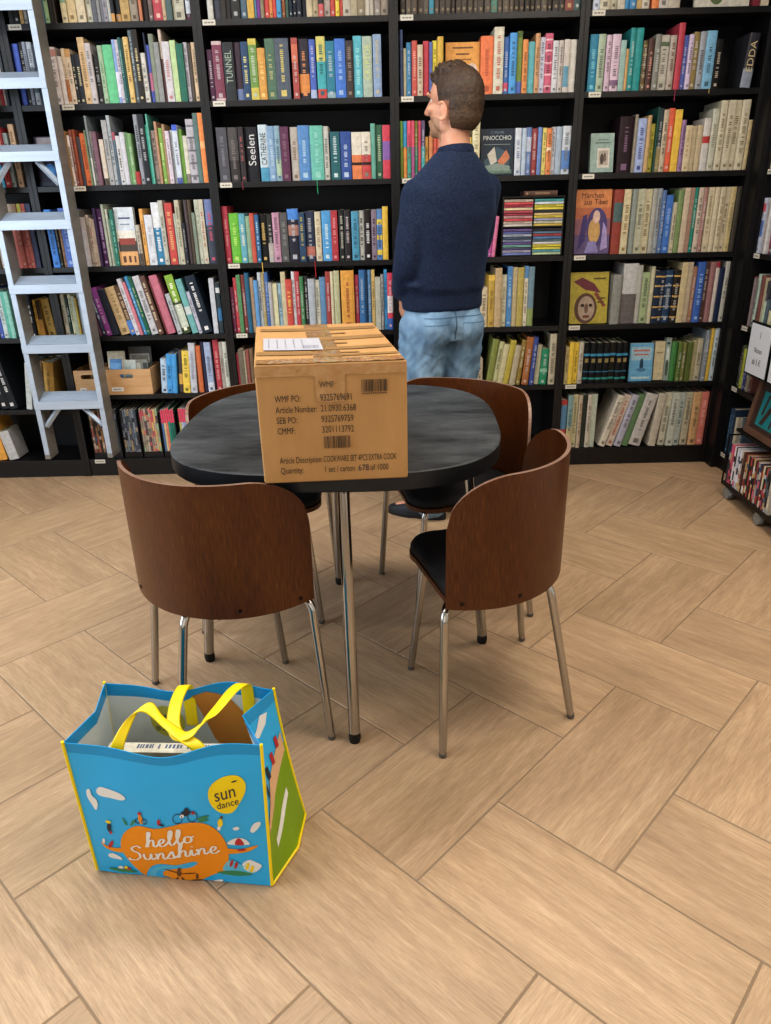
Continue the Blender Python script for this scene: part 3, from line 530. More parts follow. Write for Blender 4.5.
# size as it shows: front area, less what the frame, the carton, the man and the chairs hide
def shown(b):
    a = b['w'] * b['h']
    key = b['key']
    if key[3] == '1' : a *= .45
    if key[:2] == 'C5': a *= .35
    if key == 'C2S5': a *= .8
    if key == 'C2S6': a *= .6
    if key[:2] == 'C0': a *= .6
    return a
order = sorted(ALL, key=shown, reverse=True)
for i, b in enumerate(order): b['single'] = i < 300
# wording of each label, from what the book looks like and what stands beside it
for key, L in byshelf.items():
    for b in L:
        words = []
        if b['h'] > .262: words.append('tall')
        elif b['h'] < .195: words.append('short')
        if b['w'] > .034: words.append('thick')
        elif b['w'] < .0145: words.append('slim')
        if abs(b['lean']) > 6: words.append('leaning')
        nm = color_name(b['hex'])
        bd = [o for o in b['opts'] if o.startswith('b') and ':' in o]
        b['cn'] = nm
        extra = ''
        if bd:
            n2 = color_name(bd[0].split(':')[1])
            if n2 != nm: extra = ' and ' + n2
        if 'vb' in b['opts']: extra = ' teal-banded'
        b['desc'] = ' '.join(words + [nm + extra, 'book'])
    names = [b['desc'] for b in L]
    for i, b in enumerate(L):
        where = f"{SHELF[b['shelf']]}, {CASE[key[:2]]}"
        nm = [o for o in b['opts'] if o.startswith('N:')]
        if nm: b['label'] = f"{b['desc']} with its title in large spine letters, {where}"; continue
        if names.count(b['desc']) == 1: b['label'] = f"{b['desc']}, {where}"; continue
        lc = L[i - 1]['cn'] if i else None; rc = L[i + 1]['cn'] if i + 1 < len(L) else None
        if lc is None: b['label'] = f"{b['desc']} at the left end, {where}"
        elif rc is None: b['label'] = f"{b['desc']} at the right end, {where}"
        elif lc == rc: b['label'] = f"{b['desc']} between two {lc} ones, {where}"
        else: b['label'] = f"{b['desc']} between {lc} and {rc} ones, {where}"
    labs = [b['label'] for b in L]
    for i, b in enumerate(L):
        if labs.count(b['label']) > 1 or len(b['label'].split()) > 16:
            k = [q for q in range(len(L)) if names[q] == b['desc']].index(i)
            b['label'] = f"{ORD[k]} {b['desc']} from the left, {SHELF[b['shelf']]}, {CASE[key[:2]]}"
        if len(b['label'].split()) > 16:
            b['label'] = f"{ORD[i]} book from the left, a {b['cn']} one, {SHELF[b['shelf']]}, {CASE[key[:2]]}"
small = MB()
RIBBONS = [('C2S1', -.058, .047, 'b8a050'), ('C2S2', -.371, .023, 'b06a30'), ('C2S2', -.137, .031, '2a6ab0'), ('C2S3', -.631, .034, '7a2030'), ('C2S3', -.287, .059, '1f8a60'), ('C2S4', -.571, .05, 'c8a850'),
           ('C2S4', -.318, .073, 'a81c28'), ('C4S1', 1.191, .04, 'b0a060'), ('C4S2', 1.316, .047, '8a2448'), ('C4S2', 1.466, .019, 'a89860'), ('C4S3', 1.235, .038, 'b8a868')]
for b in ALL:
    rnd = random.Random(int(b['x'] * 1e4) + int(b['z'] * 1e3))
    ys = .014 + rnd.uniform(-.008, .010)
    L = Matrix.Identity(4)
    if b['lean']:
        a = math.radians(b['lean'])                                 # + leans to the right, - to the left
        if a > 0: L = Matrix.Translation((b['w'] / math.cos(a), 0, 0)) @ Matrix.Rotation(a, 4, 'Y') @ Matrix.Translation((-b['w'], 0, 0))
        else: L = Matrix.Rotation(a, 4, 'Y')
    if b['key'][:2] == 'C5':
        loc = Matrix.Translation((1.735, 3.62, 0)) @ Matrix.Rotation(-PI / 2, 4, 'Z') @ Matrix.Translation((b['x'] + .004, ys, b['z'] + .0004))
    else:
        loc = Matrix.Translation((b['x'], YS + ys, b['z'] + .0004))
    Mx = loc @ L
    if b['single']:
        mb = MB(); book_geo(mb, b['w'], b['h'], b['d'], b['hex'], b['opts'], rnd)
        o = obj('book', mb, [m_book]); o.matrix_world = Mx
        tag(o, b['label'], 'book', f"books on the {SHELF[b['shelf']]} of the {CASE[b['key'][:2]]}")
        nm = [q for q in b['opts'] if q.startswith('N:')]
        if nm:
            t = nm[0][2:]
            c = [q[3:] for q in b['opts'] if q.startswith('tx:')][0]
            V, F = text_geo(t, 1.0)
            xs = [v[0] for v in V]; ys_ = [v[1] for v in V]
            Ls = max(xs) - min(xs); Hs = max(ys_) - min(ys_)
            L_ = b['h'] * .56; k = L_ / Ls; kh = min(b['w'] * .62 / Hs, k * 1.7)
            V2 = [((v[1] - min(ys_) - Hs / 2) * -kh + b['w'] / 2, -.0006, (v[0] - min(xs)) * k + b['h'] * .3) for v in V]
            obj('spine_title', MB().add(V2, F), ink(c), o)
        for rk, rx, rl, rh in RIBBONS:
            if rk == b['key'] and b['x'] <= rx < b['x'] + b['w'] and not b['lean']:
                xl = rx - b['x']; yf = .0015 - ys
                rbn = MB(); P = [(.004, .0006), (yf, .0006), (yf - .001, -.004), (yf - .001, -rl * .6), (yf - .002, -rl)]
                V = []
                for q, (y_, z_) in enumerate(P): V += [(xl - .002 + .0012 * (q == 4), y_, z_), (xl + .002 + .0012 * (q == 4), y_, z_)]
                rbn.add(V, [(2 * q, 2 * q + 1, 2 * q + 3, 2 * q + 2) for q in range(4)])
                obj('bookmark_ribbon', rbn, mat('ribbon_' + rh, rh, .5), o)
    else:
        book_geo(small, b['w'], b['h'], b['d'], b['hex'], b['opts'], rnd, Mx)
rf = random.Random(9)
for z, x0, x1 in ((.438, -.64, .045), (.093, -.735, .045), (.735, .10, .44), (.438, .10, .43), (1.75, -2.40, -1.90), (1.42, -2.40, -1.90), (1.065, -2.40, -1.92), (.735, -2.40, -1.97), (.37, -2.40, -2.08), (2.055, -2.40, -1.66)):
    x = x0
    while True:                                                  # the rest of these rows, behind the table, the man and past the ladder
        w = rf.uniform(.014, .036)
        if x + w > x1: break
        hh = rf.choice(['c0b090', 'a89c88', '3a4a60', '8a3028', '506850', 'b8b0a0', '303038', '2878a0', 'c89838', '706058'])
        book_geo(small, w, rf.uniform(.17, .235), .15, hh, [], rf, Matrix.Translation((x, YS + .014 + rf.uniform(-.008, .01), z + .0004)))
        x += w + .0008
tag(obj('book', small, [m_book]), 'slimmer books filling the gaps between the larger ones on every bookcase shelf', 'books', kind='stuff')

# books and pictures standing face-out: a thin book turned so that its front cover shows
def cover_book(name, label, x, z, w, h, th, base, marks, cat='book', lean=7, y=.03, title=None, ry=0.0):
    """marks: (x0,x1,z0,z1,hex) fractions of the cover, or ('e',cx,cz,rx,rz,hex) for ellipses"""
    mb = MB()
    B = rgb(base)
    mb.box(0, w, 0, th, 0, h, 0, [B, dk(B, .7), B, B, PAGE, dk(B, .8)])
    mb.box(.003, w - .002, .002, th - .002, h - .003, h + .0002, 0, PAGE)
    off = -.0005
    for m in marks:
        if m[0] == 'e':
            _, cx, cz, rx, rz, hh = m
            P = [(w * cx + w * rx * math.cos(2 * PI * k / 20), off, h * cz + h * rz * math.sin(2 * PI * k / 20)) for k in range(20)]
            mb.add(P, [tuple(range(20))], 0, rgb(hh))
        elif m[0] == 'p':
            P = [(w * m[2][k], off, h * m[2][k + 1]) for k in range(0, len(m[2]), 2)]
            mb.add(P, [tuple(range(len(P)))], 0, rgb(m[1]))
        else:
            x0, x1, z0, z1, hh = m
            mb.add([(w * x0, off, h * z0), (w * x1, off, h * z0), (w * x1, off, h * z1), (w * x0, off, h * z1)], [(0, 1, 2, 3)], 0, rgb(hh))
        off -= .00012
    o = obj(name, mb, [m_book])
    o.rotation_euler = (math.radians(-lean), 0, ry); o.location = (x, YS + y, z + .0006 + th * math.sin(math.radians(lean)))
    tag(o, label, cat)
    if title:
        for body, cx, cz, size, hh in title:
            V, F = text_geo(body, size, 'CENTER', .9)
            obj('cover_title', MB().add([(w * cx + v[0], off - .0003, h * cz + v[1]) for v in V], F), ink(hh), o)
    return o
cover_book('book', 'pale book faced out with red roofs on its cover, fourth shelf behind the ladder', -1.255, 1.065, .09, .258, .03, 'c4ccd4',
           [(.0, 1, .42, .6, 'd8d4c8'), (.0, 1, .0, .26, 'd09858'), (.05, 1, .24, .42, '4c4038'), (.1, .95, .36, .47, '903828'), (.2, .8, .8, .83, '505a78'), (.25, .75, .7, .72, '808a9a'), (.2, .35, .05, .16, '604028'), (.5, .62, .05, .16, '604028'), (.78, .88, .05, .16, '604028')], lean=3, y=.02)
cover_book('book', 'orange-yellow book faced out behind the man\'s head', .303, 1.75, .15, .205, .02, 'cf8d1c',
           [(.2, .8, .88, .91, '6a3c14'), (.3, .7, .76, .79, '6a3c14'), (.25, .75, .66, .685, '8a5418'), ('e', .78, .42, .17, .18, 'c8b0a8'), ('e', .3, .3, .2, .2, 'b06a20')], lean=6)
cover_book('book', 'dark blue picture book of a wooden puppet story faced out beside the man\'s neck', .468, 1.42, .15, .195, .018, '1c2c3c',
           [(.05, .95, .04, .12, '607868'), ('p', '38505c', (.1, .3, .5, .62, .9, .45, .85, .15, .2, .12)), ('p', 'b86838', (.52, .3, .78, .55, .9, .38, .66, .18)), ('p', 'b8b0a0', (.2, .45, .42, .62, .5, .3, .32, .22)), ('p', '7a8a80', (.1, .2, .5, .26, .9, .2, .9, .1, .1, .1)), (.1, .9, .66, .67, '8a948c')], lean=6,
           title=[('PINOCCHIO', .5, .76, .026, 'c8ccc4'), ('C. COLLODI', .5, .9, .012, '7a90a0')])
cover_book('book', 'grey-green book standing faced out at the left of the third shelf, right bookcase', .973, 1.42, .108, .165, .03, '8ea49c',
           [(.3, .82, .12, .62, 'c8c0b4'), (.36, .76, .18, .56, 'a89c90'), ('e', .5, .34, .08, .14, '50443c'), ('e', .62, .38, .06, .12, '6a5a50'), (.2, .85, .74, .77, '5a7068'), (.3, .75, .82, .84, '5a7068')], lean=8)
cover_book('book', 'orange and violet book of Tibetan tales faced out on the fourth shelf', .927, 1.065, .168, .287, .02, 'b06038',
           [(.0, 1, .0, .34, '605078'), (.0, 1, .3, .55, '8a5a68'), (.0, 1, .72, 1, 'c47838'), ('e', .62, .42, .3, .3, '4a3c70'), ('e', .55, .36, .17, .2, 'b89050'), ('e', .6, .58, .1, .1, 'c8a898'), ('p', '40306a', (.08, .05, .3, .2, .34, .62, .22, .6)), ('p', '9888b8', (.75, .05, .95, .1, .9, .4, .8, .5)), ('p', '8078a8', (.3, .02, .7, .02, .6, .2, .4, .2))], lean=5,
           title=[('Märchen', .46, .87, .034, '40201c'), ('aus Tibet', .56, .77, .034, '40201c')])
cover_book('book', 'olive yellow book with a drawn head and red bird faced out, fifth shelf', .93, .735, .188, .245, .02, 'a89828',
           [('e', .42, .3, .3, .3, '5c4030'), ('e', .44, .3, .22, .24, 'a08c78'), ('e', .44, .3, .05, .1, '6a5040'), ('e', .34, .36, .05, .03, '30241c'), ('e', .55, .36, .05, .03, '30241c'), ('e', .44, .14, .1, .03, '703828'), ('p', '6a2c38', (.08, .82, .4, .66, .8, .6, .62, .78, .3, .9)), ('p', '803c30', (.7, .62, .95, .35, .88, .32, .62, .58)), (.6, .92, .86, .89, '5a4c18'), (.7, .92, .48, .51, '5a4c18'), (.72, .9, .4, .43, '5a4c18')], lean=7)
cover_book('book', 'light blue book with a small dark figure faced out on the sixth shelf', 1.258, .438, .12, .192, .018, '5a9cc0',
           [(.06, .94, .55, .9, '90b4c4'), (.15, .85, .78, .83, 'b06858'), (.2, .8, .68, .72, 'b06858'), ('e', .52, .42, .08, .18, '24445c'), ('e', .52, .3, .2, .05, '3a7494'), (.1, .9, .06, .12, 'a8c4cc')], lean=6)
cover_book('book', 'cream clothbound book leaning beside the light blue faced-out book', 1.384, .438, .05, .195, .06, 'bdb08c', [(.2, .8, .7, .73, '8a7c58')], lean=5)
cover_book('book', 'grey-green book with mottled cover right of the cream clothbound book', 1.4365, .438, .0265, .215, .03, '8c9a94',
           [('e', .5, .6, .3, .2, 'c0c8c0'), ('e', .5, .3, .3, .2, '50604c'), (.2, .8, .85, .9, '40504c')], lean=4)
cover_book('book', 'dark violet book with a glowing blue orb faced out behind the ladder', -1.573, 1.42, .12, .207, .02, '241c34',
           [('e', .48, .3, .2, .16, '2080d0'), ('e', .48, .3, .12, .1, '40a8f0'), (.0, 1, .0, .08, '303848'), (.1, .9, .62, .98, '8a8488'), (.2, .8, .76, .84, '605c64')], lean=5)
cover_book('picture_book', 'large pale book with plant drawings faced out on the top visible shelf', 1.366, 2.055, .235, .26, .015, 'c2beb0',
           [('e', .4, .2, .14, .16, '5c6c48'), ('e', .55, .35, .12, .2, 'a08858'), ('e', .3, .4, .1, .14, '7a8858'), ('e', .75, .25, .1, .12, '9aa498')], lean=8)
cover_book('book', 'dark red book beside the large plant-drawing book, top visible shelf', 1.609, 2.055, .028, .22, .15, '7a1c2c', [], lean=0, y=.012)
cover_book('book', 'cream book at the right end of the top visible shelf', 1.642, 2.055, .034, .22, .15, 'c4b69c', [], lean=0, y=.012)
cover_book('book', 'dark book with a yellow fruit on its cover leaning on the bottom shelf', 1.10, .093, .085, .27, .012, '1c1c1a',
           [('e', .65, .72, .2, .16, 'a09020'), ('e', .4, .3, .25, .14, '5a5040'), ('e', .6, .15, .2, .1, '706850')], lean=2, y=.235)

# compact discs in a black two-column rack, and books lying on it
t = thing('cd_rack', 'black two-column rack full of CDs on the shelf right of the man', 'CD rack', (.575, YS + .02, 1.0652))
rk = MB(); RW = .292; RH = .265
for x in (0, .143, RW - .006): rk.box(x, x + .006, 0, .13, 0, RH)
for z in (0, .128, RH - .006): rk.box(.006, RW - .006, .002, .13, z, z + .006)
rk.box(0, RW, .13, .134, 0, RH)
obj('frame', rk, mat('black_plastic', '0e0e10', .4), t)
cdc = ['b8a898', 'c03838', 'a82848', 'c8b890', 'b04050', '8a2838', 'c09090', 'b83038', 'c0b0a0', 'b8b0a8', '6a5088', '505a90', 'a0a8b8', '3a4a60', '8088a0', '584880', '70a098', '484868', 'a09ab0', '6070a8']
cdd = ['40a0a0', 'b8c0c8', 'c8c020', 'c8b830', '303840', 'c0a870', 'd0b828', '9090a8', 'c8c8b0', 'b8a040', '303038', '507088', 'a03840', '4870a0', '607880', 'b8b8b8', 'd0c020', 'c8c028', '58a0a8', 'a8b890']
for cx, cols_, nm in ((.0075, cdc, 'left'), (.1505, cdd, 'right')):
    for i, hh in enumerate(reversed(cols_)):
        mb = MB(); c = rgb(hh)
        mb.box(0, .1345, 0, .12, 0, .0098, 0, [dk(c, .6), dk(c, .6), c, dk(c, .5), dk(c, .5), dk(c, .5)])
        mb.add([(.01, -.0003, .003), (.1 if i % 3 else .07, -.0003, .003), (.1 if i % 3 else .07, -.0003, .0062), (.01, -.0003, .0062)], [(0, 1, 2, 3)], 0, dk(c, .45) if i % 2 else tuple(min(1, x * 1.4) for x in c))
        zz = .0063 + i * .0119 + (.0095 if i >= 10 else 0)
        o = obj('cd_case', mb, [m_book], loc=(.575 + cx, YS + .015 + (i * 7 % 3) * .002, 1.0652 + zz))
        n = 19 - i
        pos = ['topmost', 'second', 'third', 'fourth', 'fifth', 'sixth', 'seventh', 'eighth', 'ninth', 'tenth', 'eleventh', 'twelfth', 'thirteenth', 'fourteenth', 'fifteenth', 'sixteenth', 'seventeenth', 'eighteenth', 'nineteenth', 'bottom'][n]
        tag(o, f"{color_name(hh)} CD case, {pos} in the {nm} column of the black rack", 'CD case', 'CD cases in the black rack')
mb = MB(); book_geo(mb, .022, .155, .12, '5a4034', ['tx:a08060'], random.Random(3))
o = obj('book', mb, [m_book]); o.matrix_world = Matrix.Translation((.675, YS + .02, 1.3306 + .0222)) @ Matrix.Rotation(PI / 2, 4, 'Y')
tag(o, 'brown book lying flat on top of the black CD rack', 'book')

# magazines in black files on the bottom shelf behind the ladder
m_file = mat('magazine_file_card', '121214', .5)
mag_specs = [(-1.552, ['c0a890', '6a4838', 'b07838', '403028', '8a6a48', '505a78', 'a05848']), (-1.457, ['303440', '707a88', 'b0a8a0', '404850']),
             (-1.388, ['3a3c44', '7c8896', '505a6c', 'a8987c', '68788c', '8a94a4', '4c5868']), (-1.288, ['8a8070', 'a09484', 'b0a890', '604c54', 'c07860', 'b84858', 'c8a060', '90a888'])
             , (-1.178, ['4870a0', 'c8b088', 'd07050', '2a8878', '187060', '206858']), (-1.084, ['b0b060', 'a8b0c8', '8898c0', '9aa8cc'])]
gi = 0
names6 = ['leftmost', 'second', 'third', 'fourth', 'fifth', 'rightmost']
for gx, cs in mag_specs:
    wd = .0118
    f = MB(); tw = wd * len(cs) + .006
    f.box(0, .003, 0, .2, 0, .235); f.box(tw, tw + .003, 0, .2, 0, .235); f.box(.003, tw, .197, .2, 0, .235); f.box(.003, tw, 0, .197, 0, .003); f.box(.003, tw, 0, .003, .003, .03)
    tag(obj('magazine_file', f, m_file, loc=(gx, YS + .02, .0934)), f"black upright magazine file, {names6[gi]} of six on the bottom shelf behind the ladder", 'magazine file', 'magazine files on the bottom shelf')
    pink = gi >= 4
    for i, hh in enumerate(cs):
        rnd = random.Random(gi * 31 + i)
        mb = MB()
        opts = []
        if pink: opts = ['b.72-1:d02c54']
        else:
            z = 0.0
            while z < .9:
                a = rnd.uniform(.06, .2); opts.append(f"b{z:.2f}-{min(1, z + a):.2f}:{rnd.choice(cs)}"); z += a + rnd.uniform(.0, .14)
        book_geo(mb, wd - .0012, .262 - rnd.uniform(0, .012), .18, hh, opts + ['N:'], rnd)
        o = obj('magazine', mb, [m_book], loc=(gx + .0042 + i * wd, YS + .0235, .0968))
        tag(o, f"{color_name(hh)}{' pink-topped' if pink else ''} magazine, {ORD[i]} from left in the {names6[gi]} black magazine file", 'magazine', 'magazines in the black files')
    gi += 1

# wooden crates with a hand hole on the sixth shelf
m_crate = mat('beech_wood', 'c8a37a', .5, color2='b88f62', noise_scale=(6, 6, 60), bump=.05)
def crate(x, w, h, d, label, rz=0.0):
    t = thing('wooden_crate', label, 'crate', (x, YS + .006, .4386), rz)
    T = .011
    # front board with an oval hand hole
    def board(nm, M, W):
        out = []
        hw, hh, cz = .034, .0115, h * .74
        hole = []
        for k in range(24):
            a = 2 * PI * k / 24; cxh = (hw - hh) * (1 if math.cos(a) > 0 else -1)
            hole.append((W / 2 + cxh + hh * math.cos(a), cz + hh * math.sin(a)))
        bm = bmesh.new()
        outer = [bm.verts.new((x_, 0, z_)) for x_, z_ in ((0, 0), (W, 0), (W, h), (0, h))]
        inner = [bm.verts.new((x_, 0, z_)) for x_, z_ in hole]
        E = [bm.edges.new((outer[i], outer[(i + 1) % 4])) for i in range(4)] + [bm.edges.new((inner[i], inner[(i + 1) % 24])) for i in range(24)]
        bmesh.ops.triangle_fill(bm, edges=E, use_beauty=True)
        bm.normal_update()
        r = bmesh.ops.extrude_face_region(bm, geom=bm.faces[:])
        for v in [g for g in r['geom'] if isinstance(g, bmesh.types.BMVert)]: v.co.y += T
        bmesh.ops.recalc_face_normals(bm, faces=bm.faces[:])
        obj(nm, MB().bm(bm, M=M), m_crate, t)
    board('front_board', None, w); board('back_board', Matrix.Translation((0, d - T, 0)), w)
    for x0 in (0, w - T):
        obj('side_board', MB().box(x0, x0 + T, T, d - T, 0, h, bev=.001), m_crate, t)
    obj('bottom_board', MB().box(T, w - T, T, d - T, .0, .008), m_crate, t)
    lb = MB().box(w * .16, w * .4, -.0012, -.0002, h * .14, h * .30, 0)
    for k in range(6): lb.box(w * .2 + k * w * .028, w * .2 + k * w * .028 + w * .016, -.0015, -.0011, h * .19, h * .25, 1)
    obj('paper_label', lb, [mat('white_paper', 'd8d8d6', .7), mat('grey_ink', '6c7078', .6)], t)
crate(-1.578, .138, .128, .2, 'beech wood crate with hand hole half hidden behind the ladder rail')
crate(-1.434, .248, .128, .2, 'beech wood crate with hand hole right of the ladder rail')
def card(name, label, x, y, w, h, base, marks, lean=9, cat='picture'):
    return cover_book(name, label, x, .4468, w, h, .006, base, marks, cat, lean, y)
card('picture_card', 'cream picture card with a blue square at the left of the right-hand crate', -1.42, .06, .09, .2, 'c8c4b0', [(.1, .78, .28, .8, '4888c8'), (.16, .72, .4, .7, '60a0d8')])
card('picture_card', 'pale wooden picture frame standing in the left crate', -1.514, .05, .055, .23, 'a88a60', [(.12, .88, .06, .94, '8a7450')])
card('booklet', 'white photo booklet standing at the front of the right crate', -1.328, .03, .06, .16, 'b8c4c4', [(.1, .6, .1, .8, '98b0b4')], cat='booklet')
card('booklet', 'dark photo booklet beside the white one in the right crate', -1.269, .03, .062, .16, '7a7c74', [(.05, .4, .4, .9, 'a8a89c'), (.4, .9, .1, .5, 'b0a070'), (.6, .95, .6, .9, '3c4440')], cat='booklet')
card('booklet', 'grey booklet with large pale lettering at the back of the right crate', -1.318, .085, .118, .215, '50504c', [(.05, .9, .62, .84, 'a8a8a0'), (.1, .85, .66, .8, '7c7c74')], cat='booklet')

# ------------------------------------------------------------------ table
m_chrome = mat('polished_steel', 'b4b2ae', .16, 1.0)
m_rubber = mat('black_rubber', '0c0c0d', .6)
def table_top_mat():
    m = bpy.data.materials.new('black_stained_top'); m.use_nodes = True
    nt = m.node_tree; n = nt.nodes; l = nt.links; b = n['Principled BSDF']
    tc = n.new('ShaderNodeTexCoord')
    def nz(sc, det, rough=.6):
        mp = n.new('ShaderNodeMapping'); mp.inputs['Scale'].default_value = sc; l.new(tc.outputs['Object'], mp.inputs['Vector'])
        t = n.new('ShaderNodeTexNoise'); t.inputs['Scale'].default_value = 1; t.inputs['Detail'].default_value = det; t.inputs['Roughness'].default_value = rough
        l.new(mp.outputs['Vector'], t.inputs['Vector']); return t
    a = nz((3, 9, 3), 5, .65); f = nz((26, 70, 30), 5)
    mx = n.new('ShaderNodeMath'); mx.operation = 'MULTIPLY_ADD'; l.new(f.outputs['Fac'], mx.inputs[0]); mx.inputs[1].default_value = .35; l.new(a.outputs['Fac'], mx.inputs[2])
    cr_ = n.new('ShaderNodeValToRGB'); e = cr_.color_ramp.elements
    e[0].position = .5; e[0].color = hx('232629'); e[1].position = .85; e[1].color = hx('505457')
    l.new(mx.outputs[0], cr_.inputs['Fac']); l.new(cr_.outputs['Color'], b.inputs['Base Color'])
    b.inputs['Roughness'].default_value = .5; b.inputs['Specular IOR Level'].default_value = .3
    return m
TC = Vector((-.128, 2.045)); TH = .75; TR = .447
t = thing('table', 'black square-round table with steel legs, the brown carton standing on it', 'table', (TC.x, TC.y, 0), math.radians(-2))
def squircle(r, n=96, p=3.1):
    out = []
    for k in range(n):
        a = 2 * PI * k / n; c, s = math.cos(a), math.sin(a)
        q = (abs(c) ** p + abs(s) ** p) ** (-1 / p)
        out.append((c * q * r, s * q * r))
    return out
mb = MB(); n = 96
levels = [(TR - .004, TH), (TR, TH - .003), (TR, TH - .043), (TR - .003, TH - .046)]
for r, z in levels: mb.v += [(x, y, z) for x, y in squircle(r)]
for i in range(3):
    for k in range(n):
        mb.f.append((i * n + k, (i + 1) * n + k, (i + 1) * n + (k + 1) % n, i * n + (k + 1) % n)); mb.m.append(1 if i else 0); mb.c.append(None)
mb.f.append(tuple(range(n))); mb.m.append(0); mb.c.append(None)
mb.f.append(tuple(reversed(range(3 * n, 4 * n)))); mb.m.append(1); mb.c.append(None)
obj('tabletop', mb, [table_top_mat(), mat('black_table_edge', '191b1e', .45, color2='222529', noise_scale=(9, 9, 40))], t, smooth=True, angle=30)
fr = MB()
for a in range(4):
    A = PI / 4 + a * PI / 2; B = A + PI / 2
    fr.tube([(.38 * math.cos(A), .38 * math.sin(A), TH - .0585), (.38 * math.cos(B), .38 * math.sin(B), TH - .0585)], .012, 10)
obj('under_frame', fr, mat('black_metal', '101012', .4, .6), t)
rz = Matrix.Rotation(math.radians(2), 3, 'Z')
for fx, fy in [(-.1, 1.561), (.303, 2.025), (-.185, 2.447), (-.577, 1.958)]:
    p = rz @ Vector((fx - TC.x, fy - TC.y, 0))
    top = p * .85
    d = p.normalized()
    path = [top * .80 + Vector((0, 0, .694)), top * .93 + Vector((0, 0, .692)), top * .985 + Vector((0, 0, .675)), top + Vector((0, 0, .64)), p + (top - p) * .06 + Vector((0, 0, .03))]
    path = spline(path, 5)
    lg = obj('leg', MB().tube(path, .0155, 18), m_chrome, t, smooth=True)
    e = path[-1]
    obj('rubber_foot', MB().lathe([(.009, .02), (.009, .03), (.0155, .029), (.0165, .012), (.014, 0)][::-1], 18, M=Matrix.Translation((e.x, e.y, .0004))), m_rubber, lg, smooth=True)

# ------------------------------------------------------------------ chairs
def veneer():
    m = bpy.data.materials.new('red_brown_veneer'); m.use_nodes = True
    nt = m.node_tree; n = nt.nodes; l = nt.links; b = n['Principled BSDF']
    uv = n.new('ShaderNodeUVMap'); uv.uv_map = 'grain'
    def nz(sc, det, dist=0.0):
        mp = n.new('ShaderNodeMapping'); mp.inputs['Scale'].default_value = sc; l.new(uv.outputs['UV'], mp.inputs['Vector'])
        t = n.new('ShaderNodeTexNoise'); t.inputs['Scale'].default_value = 1; t.inputs['Detail'].default_value = det; t.inputs['Distortion'].default_value = dist
        l.new(mp.outputs['Vector'], t.inputs['Vector']); return t
    a = nz((420, 22, 1), 3, .3); f = nz((14, 3, 1), 2)
    mx = n.new('ShaderNodeMath'); mx.operation = 'MULTIPLY_ADD'; l.new(f.outputs['Fac'], mx.inputs[0]); mx.inputs[1].default_value = .35; l.new(a.outputs['Fac'], mx.inputs[2])
    cr_ = n.new('ShaderNodeValToRGB'); e = cr_.color_ramp.elements
    e[0].position = .42; e[0].color = hx('3e1f0c'); e[1].position = 1.0; e[1].color = hx('6c411b')
    k = e.new(.72); k.color = hx('552e12')
    l.new(mx.outputs[0], cr_.inputs['Fac']); l.new(cr_.outputs['Color'], b.inputs['Base Color'])
    b.inputs['Roughness'].default_value = .36; b.inputs['Specular IOR Level'].default_value = .4
    bp = n.new('ShaderNodeBump'); bp.inputs['Strength'].default_value = .15; bp.inputs['Distance'].default_value = .001
    l.new(a.outputs['Fac'], bp.inputs['Height']); l.new(bp.outputs['Normal'], b.inputs['Normal'])
    return m
m_ven = veneer()
m_ply = mat('plywood_edge', '6e5040', .45, color2='8a7264', noise_scale=(3, 3, 220))
m_seat = mat('black_seat_fabric', '0d0e12', .75, bump=.2, bump_scale=(400, 400, 400), color2='14161b', noise_scale=(20, 20, 20))
m_bolt = mat('dark_bolt', '2a1c14', .4, .6)
ZB, ZT, RC, CY = .412, .762, .29, .112
PHI = math.radians(70)
def back_top(s):          # s: arc length from the wing end
    c = .16
    if s >= c: return ZT
    q = 1 - s / c
    return ZT - .135 * (1 - math.sqrt(max(0, 1 - q * q)))
